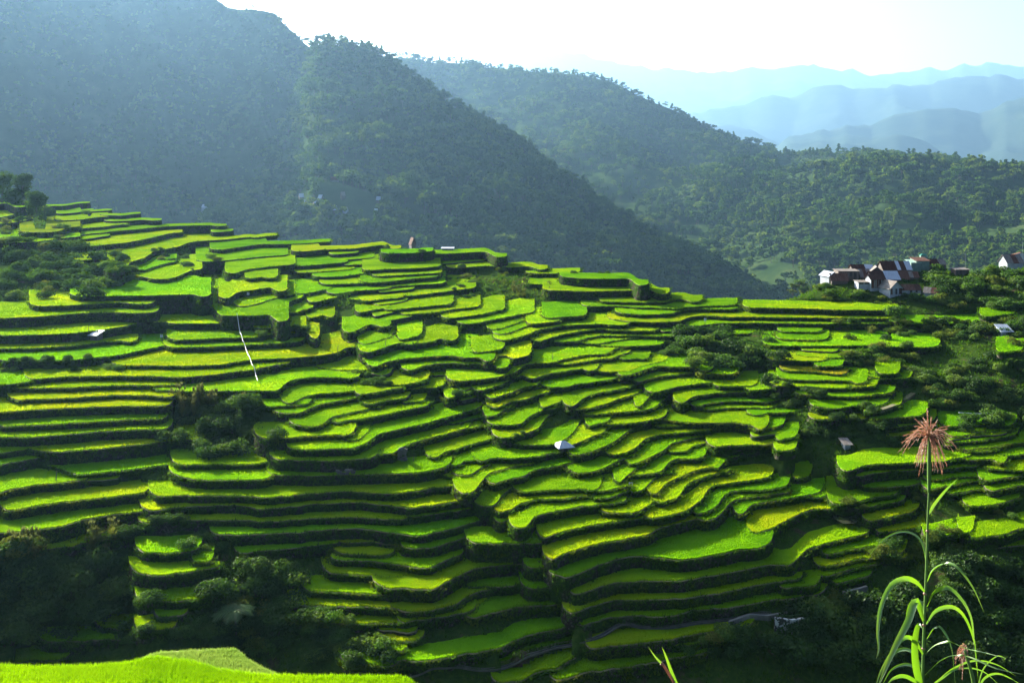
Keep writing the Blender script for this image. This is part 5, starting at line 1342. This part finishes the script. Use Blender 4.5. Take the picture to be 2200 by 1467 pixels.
# ------------------------------------------------------------------ near paddies at the bottom left
NZ = ZC - 26.5
edge = np.array([(-260, 1426), (-80, 1428), (0, 1431), (75, 1435), (200, 1432), (262, 1427), (300, 1419), (335, 1412), (420, 1424), (470, 1440), (560, 1452), (600, 1453), (700, 1455), (860, 1456), (880, 1462), (900, 1480)], float)
uu = np.linspace(-260, 900, 240); ve = np.interp(uu, edge[:, 0], edge[:, 1]); ve[1:-1] = 0.25 * ve[:-2] + 0.5 * ve[1:-1] + 0.25 * ve[2:]
def near_plot(name, label, uu, ve, zoff, yfront, n_, hgt, tint, wallh, mat_b='rice_blade', bw=0.05):
    D_ = ZC - NZ - zoff; yb = D_ / T(ve); fx = (uu - 1100) / F; nr_ = 12; rows_ = []
    for r in range(nr_): yy = yfront + (yb - yfront) * r / (nr_ - 1); rows_.append(np.stack([fx * yy, yy, np.full(len(uu), NZ + zoff + hgt * 0.35) + 0.05 * fbm(fx * yy * 0.6, yy * 0.6, 71, 3)], 1))
    G_ = np.concatenate(rows_); gq = grid_faces(nr_, len(uu)); k = rng.uniform(0, len(uu) - 1.01, n_); yb2 = np.interp(k, np.arange(len(uu)), yb); fx2 = np.interp(k, np.arange(len(uu)), fx); yy = yfront + (yb2 - yfront) * np.sqrt(rng.uniform(0.2, 1, n_))
    bv, bt = blades(np.stack([fx2 * yy, yy, np.full(n_, NZ + zoff)], 1), hgt * rng.uniform(0.75, 1.15, n_), bw, 0.55)
    o = link(name, mesh_np(name, np.concatenate([G_, bv]), [gq, bt + len(G_)], [M['rice'], M[mat_b]], np.concatenate([np.zeros(len(gq)), np.ones(len(bt))])), hillside); o.color = (*tint, 1); tag(o, label)
    back = np.stack([fx * yb, yb, np.full(len(uu), NZ + zoff)], 1); rw = [back + np.array([0, -0.05, 0.08]), back + np.array([0, 0.10, 0.06]), back + np.array([0, 0.5, -wallh])]
    link('earth_bank', mesh_np('earth_bank', np.concatenate(rw), [grid_faces(3, len(uu))], [M['bund']], None, True), o)
    side = [G_[::len(uu)][-nr_:], G_[::len(uu)][-nr_:] - np.array([0, 0, wallh + 1])]
    return o
near_plot('paddy', 'bright near paddy of tall rice along the bottom left edge', uu, ve + 3, 0.0, 46.0, 34000, 0.30, (1.12, 1.04, 1.0), 3.0)
M['seedling'] = leafy('seedling', [(0.1, (0.16, 0.28, 0.06)), (0.9, (0.26, 0.36, 0.10))], 0.5, (1.1, 1.1, 0.6), 0.8, 0.1, 0.0)
us = np.linspace(296, 600, 90); es = np.array([(296, 1424), (320, 1410), (345, 1404), (400, 1401), (450, 1399), (503, 1397), (515, 1402), (530, 1418), (560, 1436), (600, 1454)], float); vs_ = np.interp(us, es[:, 0], es[:, 1])
vs_[1:-1] = 0.25 * vs_[:-2] + 0.5 * vs_[1:-1] + 0.25 * vs_[2:]
near_plot('seedbed', 'pale plot of young seedlings behind the bright near paddy', us, vs_, -0.25, 49.0, 9000, 0.22, (1.5, 0.95, 6.0), 3.0, 'seedling', 0.035)
# ------------------------------------------------------------------ plumed reeds close to the camera
M['reed_leaf'] = leafy('reed_leaf', [(0.1, (0.055, 0.16, 0.012)), (0.5, (0.09, 0.22, 0.018)), (0.9, (0.16, 0.27, 0.03))], 0.5, (1.35, 1.2, 0.35), 3.0, 0.1, 0.09, rough=0.4)
M['reed_stem'] = leafy('reed_stem', [(0.1, (0.06, 0.15, 0.02)), (0.9, (0.14, 0.24, 0.04))], 0.15, (1.1, 1.1, 0.5), 6.0, 0.1, 0.05)
M['reed_plume'] = leafy('reed_plume', [(0.1, (0.24, 0.10, 0.07)), (0.5, (0.36, 0.20, 0.14)), (0.9, (0.50, 0.36, 0.27))], 0.5, (1.2, 1.0, 0.8), 30.0, 0.1, 0.05)
RY = 3.4
def zp(x_, y_): return (1400 + x_ / 2.3775, 850 + y_ / 2.3775)
def rp(x_, y_, dy=0.0): u_, v_ = zp(x_, y_); return at(u_, v_, RY + dy)
def spline(P, n_=24):
    P = [np.array(q, float) for q in P]; P = [2 * P[0] - P[1]] + P + [2 * P[-1] - P[-2]]; out = []
    m_ = len(P) - 3; per = max(2, n_ // m_)
    for i in range(m_):
        for k in range(per):
            t_ = k / per; a_, b_, c_, d_ = P[i:i + 4]; out.append(0.5 * ((2 * b_) + (-a_ + c_) * t_ + (2 * a_ - 5 * b_ + 4 * c_ - d_) * t_ ** 2 + (-a_ + 3 * b_ - 3 * c_ + d_) * t_ ** 3))
    return np.array(out + [P[-2]])
def reed_leaf(parent, pts, wpx, dy0, dy1, off, roll=0.6):
    n_ = len(pts); P = spline([rp(x_, y_, dy0 + (dy1 - dy0) * k / (n_ - 1)) for k, (x_, y_) in enumerate(pts)], 28); m_ = len(P); Wd = 0.6 * wpx / 2.3775 * RY / F
    tg = np.gradient(P, axis=0); tg /= np.linalg.norm(tg, axis=1)[:, None] + 1e-9; ref = np.array([math.sin(roll), -math.cos(roll), 0.35]); sd = np.cross(tg, ref); sd /= np.linalg.norm(sd, axis=1)[:, None] + 1e-9; nr = np.cross(sd, tg)
    s = np.linspace(0, 1, m_); w_ = Wd * 0.5 * np.minimum(1, 0.35 + 3.2 * s) * np.maximum(1 - s ** 2.6, 0.02); fold = w_ * 0.42; th = 0.0005
    L_ = P + sd * w_[:, None] + nr * fold[:, None]; R_ = P - sd * w_[:, None] + nr * fold[:, None]
    v = np.concatenate([L_, P, R_]); q = grid_faces(3, m_)
    link('leaf', mesh_np('leaf', v - off, [q], [M['reed_leaf']], None, True), parent)
def reed_plume(parent, c_, strands, off, wid=0.0007):
    """drooping feathery strands, each beaded with tiny florets"""
    for (ex, ey, dy) in strands:
        a_ = np.array(rp(*c_)); e_ = np.array(rp(ex, ey, dy)); up = np.array([0, 0, 0.35 * np.linalg.norm(e_ - a_) * (0.5 if ey < c_[1] else 1.0)])
        P = spline([a_, a_ * 0.5 + e_ * 0.5 + up * 0.55, e_], 14); mb = MB(); mb.tube(P, list(np.linspace(wid, wid * 0.5, len(P))), 4)
        for q in range(2, len(P)):
            for j in range(3):
                d = rng.normal(size=3); d /= np.linalg.norm(d); t_ = P[q] - P[q - 1]; t_ = t_ / np.linalg.norm(t_); c0 = P[q] - (P[q] - P[q - 1]) * rng.uniform(0, 1); s2 = np.cross(t_, d) * 0.0012; tip = c0 + t_ * 0.011 + d * 0.0042
                mb.add([c0 - s2, c0 + s2, tip], t=[(0, 1, 2)])
        A = mb; A.v = [x_ - off for x_ in A.v]; A.build('strand', M['reed_plume'], parent)
rb = rp(1384, 1560); reed = empty('plumed_reed', rb); tag(reed, 'tall reed with arching leaves and a reddish plume close to the camera', 'reed'); ro = np.array(rb)
st = spline([rp(1380, 1620), rp(1388, 1300), rp(1396, 1080), rp(1406, 800), rp(1412, 600), rp(1417, 490)], 40); mb = MB(); mb.tube(st - ro, list(np.linspace(0.0052, 0.0032, len(st))), 8); stalk = mb.build('stalk', M['reed_stem'], reed, True)
for (x_, y_) in ((1388, 1290), (1396, 1010), (1410, 690), (1392, 1170)): q = np.array(rp(x_, y_)) - ro; mb = MB(); mb.tube([q - [0, 0, 0.004], q, q + [0, 0, 0.004]], [0.0045, 0.0068, 0.0045], 8); mb.build('node', M['reed_plume'], stalk, True)
sh = spline([rp(1417, 495), rp(1418, 400), rp(1418, 300), rp(1418, 190)], 20); mb = MB(); mb.tube(sh - ro, [0.0034 + 0.0036 * math.sin(math.pi * min(1, 0.12 + k / 20)) for k in range(len(sh))], 8); mb.build('sheath', M['reed_stem'], reed, True)
for (pts, w_, d0, d1, rl) in [
    ([(1402, 960), (1430, 890), (1490, 855), (1560, 878), (1640, 980), (1700, 1110)], 40, 0, -0.25, 0.4), ([(1404, 1075), (1440, 1002), (1510, 980), (1580, 1040), (1628, 1130), (1645, 1250), (1658, 1390)], 40, 0, -0.15, 0.5),
    ([(1402, 1165), (1450, 1097), (1530, 1077), (1592, 1122), (1640, 1230), (1655, 1330), (1668, 1450)], 34, 0, 0.15, 0.3), ([(1404, 1240), (1440, 1183), (1482, 1192), (1530, 1290), (1552, 1480)], 34, 0, -0.1, 0.6),
    ([(1396, 1000), (1350, 950), (1290, 933), (1220, 972), (1172, 1080), (1156, 1200), (1160, 1290), (1146, 1345)], 42, 0, -0.2, -0.5), ([(1402, 850), (1382, 752), (1332, 702), (1262, 696), (1190, 730), (1130, 792), (1090, 850)], 18, 0, 0.2, -0.4),
    ([(1390, 1150), (1352, 1048), (1312, 1150), (1250, 1270), (1192, 1400), (1150, 1500)], 60, 0, -0.25, -0.6), ([(1388, 1520), (1352, 1400), (1342, 1270), (1360, 1170), (1380, 1185)], 62, 0, -0.15, -0.2),
    ([(1394, 1130), (1372, 1052), (1330, 1052), (1306, 1100), (1298, 1170)], 26, 0, 0.1, -0.3), ([(1413, 606), (1440, 555), (1500, 482), (1566, 420)], 34, 0, 0.1, 0.8),
    ([(1390, 1325), (1340, 1245), (1292, 1236), (1240, 1290), (1172, 1405), (1140, 1500)], 36, 0, -0.2, -0.5), ([(1388, 1400), (1330, 1305), (1262, 1298), (1215, 1350), (1180, 1440)], 30, 0, 0.15, -0.5),
    ([(1386, 1480), (1300, 1432), (1240, 1440), (1196, 1480)], 34, 0, -0.1, -0.4), ([(1386, 1455), (1335, 1382), (1282, 1372), (1222, 1402), (1176, 1480)], 26, 0, 0.1, -0.4),
    ([(1394, 1320), (1450, 1268), (1520, 1256), (1602, 1290), (1702, 1312), (1812, 1340)], 20, 0, -0.3, 0.5), ([(1394, 1425), (1480, 1345), (1560, 1322), (1642, 1342), (1762, 1392), (1902, 1422)], 22, 0, -0.3, 0.4),
    ([(1430, 1480), (1540, 1392), (1650, 1352), (1762, 1372), (1860, 1430)], 18, 0, 0.2, 0.5), ([(1400, 1500), (1480, 1442), (1562, 1392), (1682, 1402), (1782, 1480)], 20, 0, 0.1, 0.4)]:
    reed_leaf(reed, pts, w_, d0, d1, ro, rl)
ends = [(1240, 290), (1262, 240), (1275, 255), (1300, 275), (1335, 350), (1350, 340), (1368, 380), (1380, 410), (1395, 350), (1490, 410), (1470, 400), (1500, 372), (1455, 360), (1545, 210), (1527, 150), (1560, 290), (1530, 270), (1500, 300), (1462, 125), (1440, 140), (1405, 75), (1340, 112), (1375, 125), (1395, 140), (1310, 180), (1330, 150), (1480, 170), (1430, 110), (1290, 215), (1470, 330), (1355, 300), (1365, 330), (1345, 320), (1440, 395), (1515, 340), (1580, 265), (1420, 160), (1375, 290), (1350, 365), (1325, 225), (1500, 230), (1480, 260)]
ends = [(1416 + (x_ - 1416) * 0.86, 205 + (y_ - 205) * 0.9) for x_, y_ in ends]
mb = MB(); ax = spline([rp(1418, 260), rp(1418, 200), rp(1415, 150)], 10); mb.tube(ax - ro, list(np.linspace(0.005, 0.002, len(ax))), 6); plume = mb.build('plume', M['reed_stem'], reed)
reed_plume(plume, (1416, 205), [(x_, y_, random.uniform(-0.12, 0.12)) for x_, y_ in ends] + [(x_ + random.uniform(-28, 28), y_ + random.uniform(-24, 24), random.uniform(-0.15, 0.15)) for x_, y_ in ends], ro)
r2b = rp(1650, 1560); reed2 = empty('plumed_reed', r2b); tag(reed2, 'second shorter reed with a drooping red plume in the bottom right corner', 'reed'); r2 = np.array(r2b)
st = spline([rp(1665, 1600, -0.1), rp(1640, 1440, -0.1), rp(1600, 1300, -0.1)], 20); mb = MB(); mb.tube(st - r2, list(np.linspace(0.008, 0.004, len(st))), 8); mb.build('stalk', M['reed_stem'], reed2, True)
mb = MB(); ax = spline([rp(1602, 1310), rp(1595, 1285), rp(1588, 1265)], 8); mb.tube(ax - r2, list(np.linspace(0.004, 0.002, len(ax))), 6); plume = mb.build('plume', M['reed_stem'], reed2)
reed_plume(plume, (1594, 1300), [(x_ + random.uniform(-6, 6), y_ + random.uniform(-10, 10), random.uniform(-0.15, 0.0)) for x_, y_ in ((1555, 1330), (1560, 1350), (1575, 1380), (1585, 1405), (1600, 1360), (1612, 1330), (1570, 1345), (1590, 1375), (1553, 1360), (1604, 1345), (1580, 1270), (1592, 1262), (1566, 1310), (1620, 1365), (1588, 1430))], r2)
for (pts, w_) in (([(1660, 1520), (1700, 1440), (1780, 1420), (1900, 1480)], 22), ([(1655, 1540), (1690, 1400), (1760, 1330), (1810, 1338)], 14)): reed_leaf(reed2, pts, w_, -0.1, 0.1, r2, 0.5)
# a broken cane at the bottom centre
def jp(x_, y_, dy=0.0): return at(1100 + x_ / 4, 1100 + y_ / 4, 3.0 + dy)
cb = jp(1440, 1560); cane = empty('grass_cane', cb); tag(cane, 'dry cane with one narrow blade poking up at the bottom edge', 'grass'); co = np.array(cb)
mb = MB(); mb.tube(np.array([jp(1440, 1560), jp(1380, 1440), jp(1300, 1310), jp(1280, 1295)]) - co, [0.005, 0.0045, 0.0045, 0.005], 7); mb.build('stalk', M['reed_plume'], cane)
def flat_blade(parent, P, wd, off, mat):
    P = spline(P, 20); n_ = len(P); s = np.linspace(0, 1, n_); w_ = wd * np.maximum(1 - s ** 1.6, 0.03); sd = np.array([1.0, 0.3, 0.2]); nr = np.array([0, -1, 0.2]); v = np.concatenate([P - sd * w_[:, None] + nr * (w_ * 0.4)[:, None], P, P + sd * w_[:, None] + nr * (w_ * 0.4)[:, None]]) - off; link('leaf', mesh_np('leaf', v, [grid_faces(3, n_)], [M[mat]], None, True), parent)
flat_blade(cane, [jp(1420, 1500), jp(1370, 1370), jp(1320, 1230), jp(1288, 1155)], 0.006, co, 'reed_leaf')
flat_blade(cane, [jp(1300, 1310), jp(1240, 1250), jp(1170, 1155)], 0.004, co, 'reed_leaf')
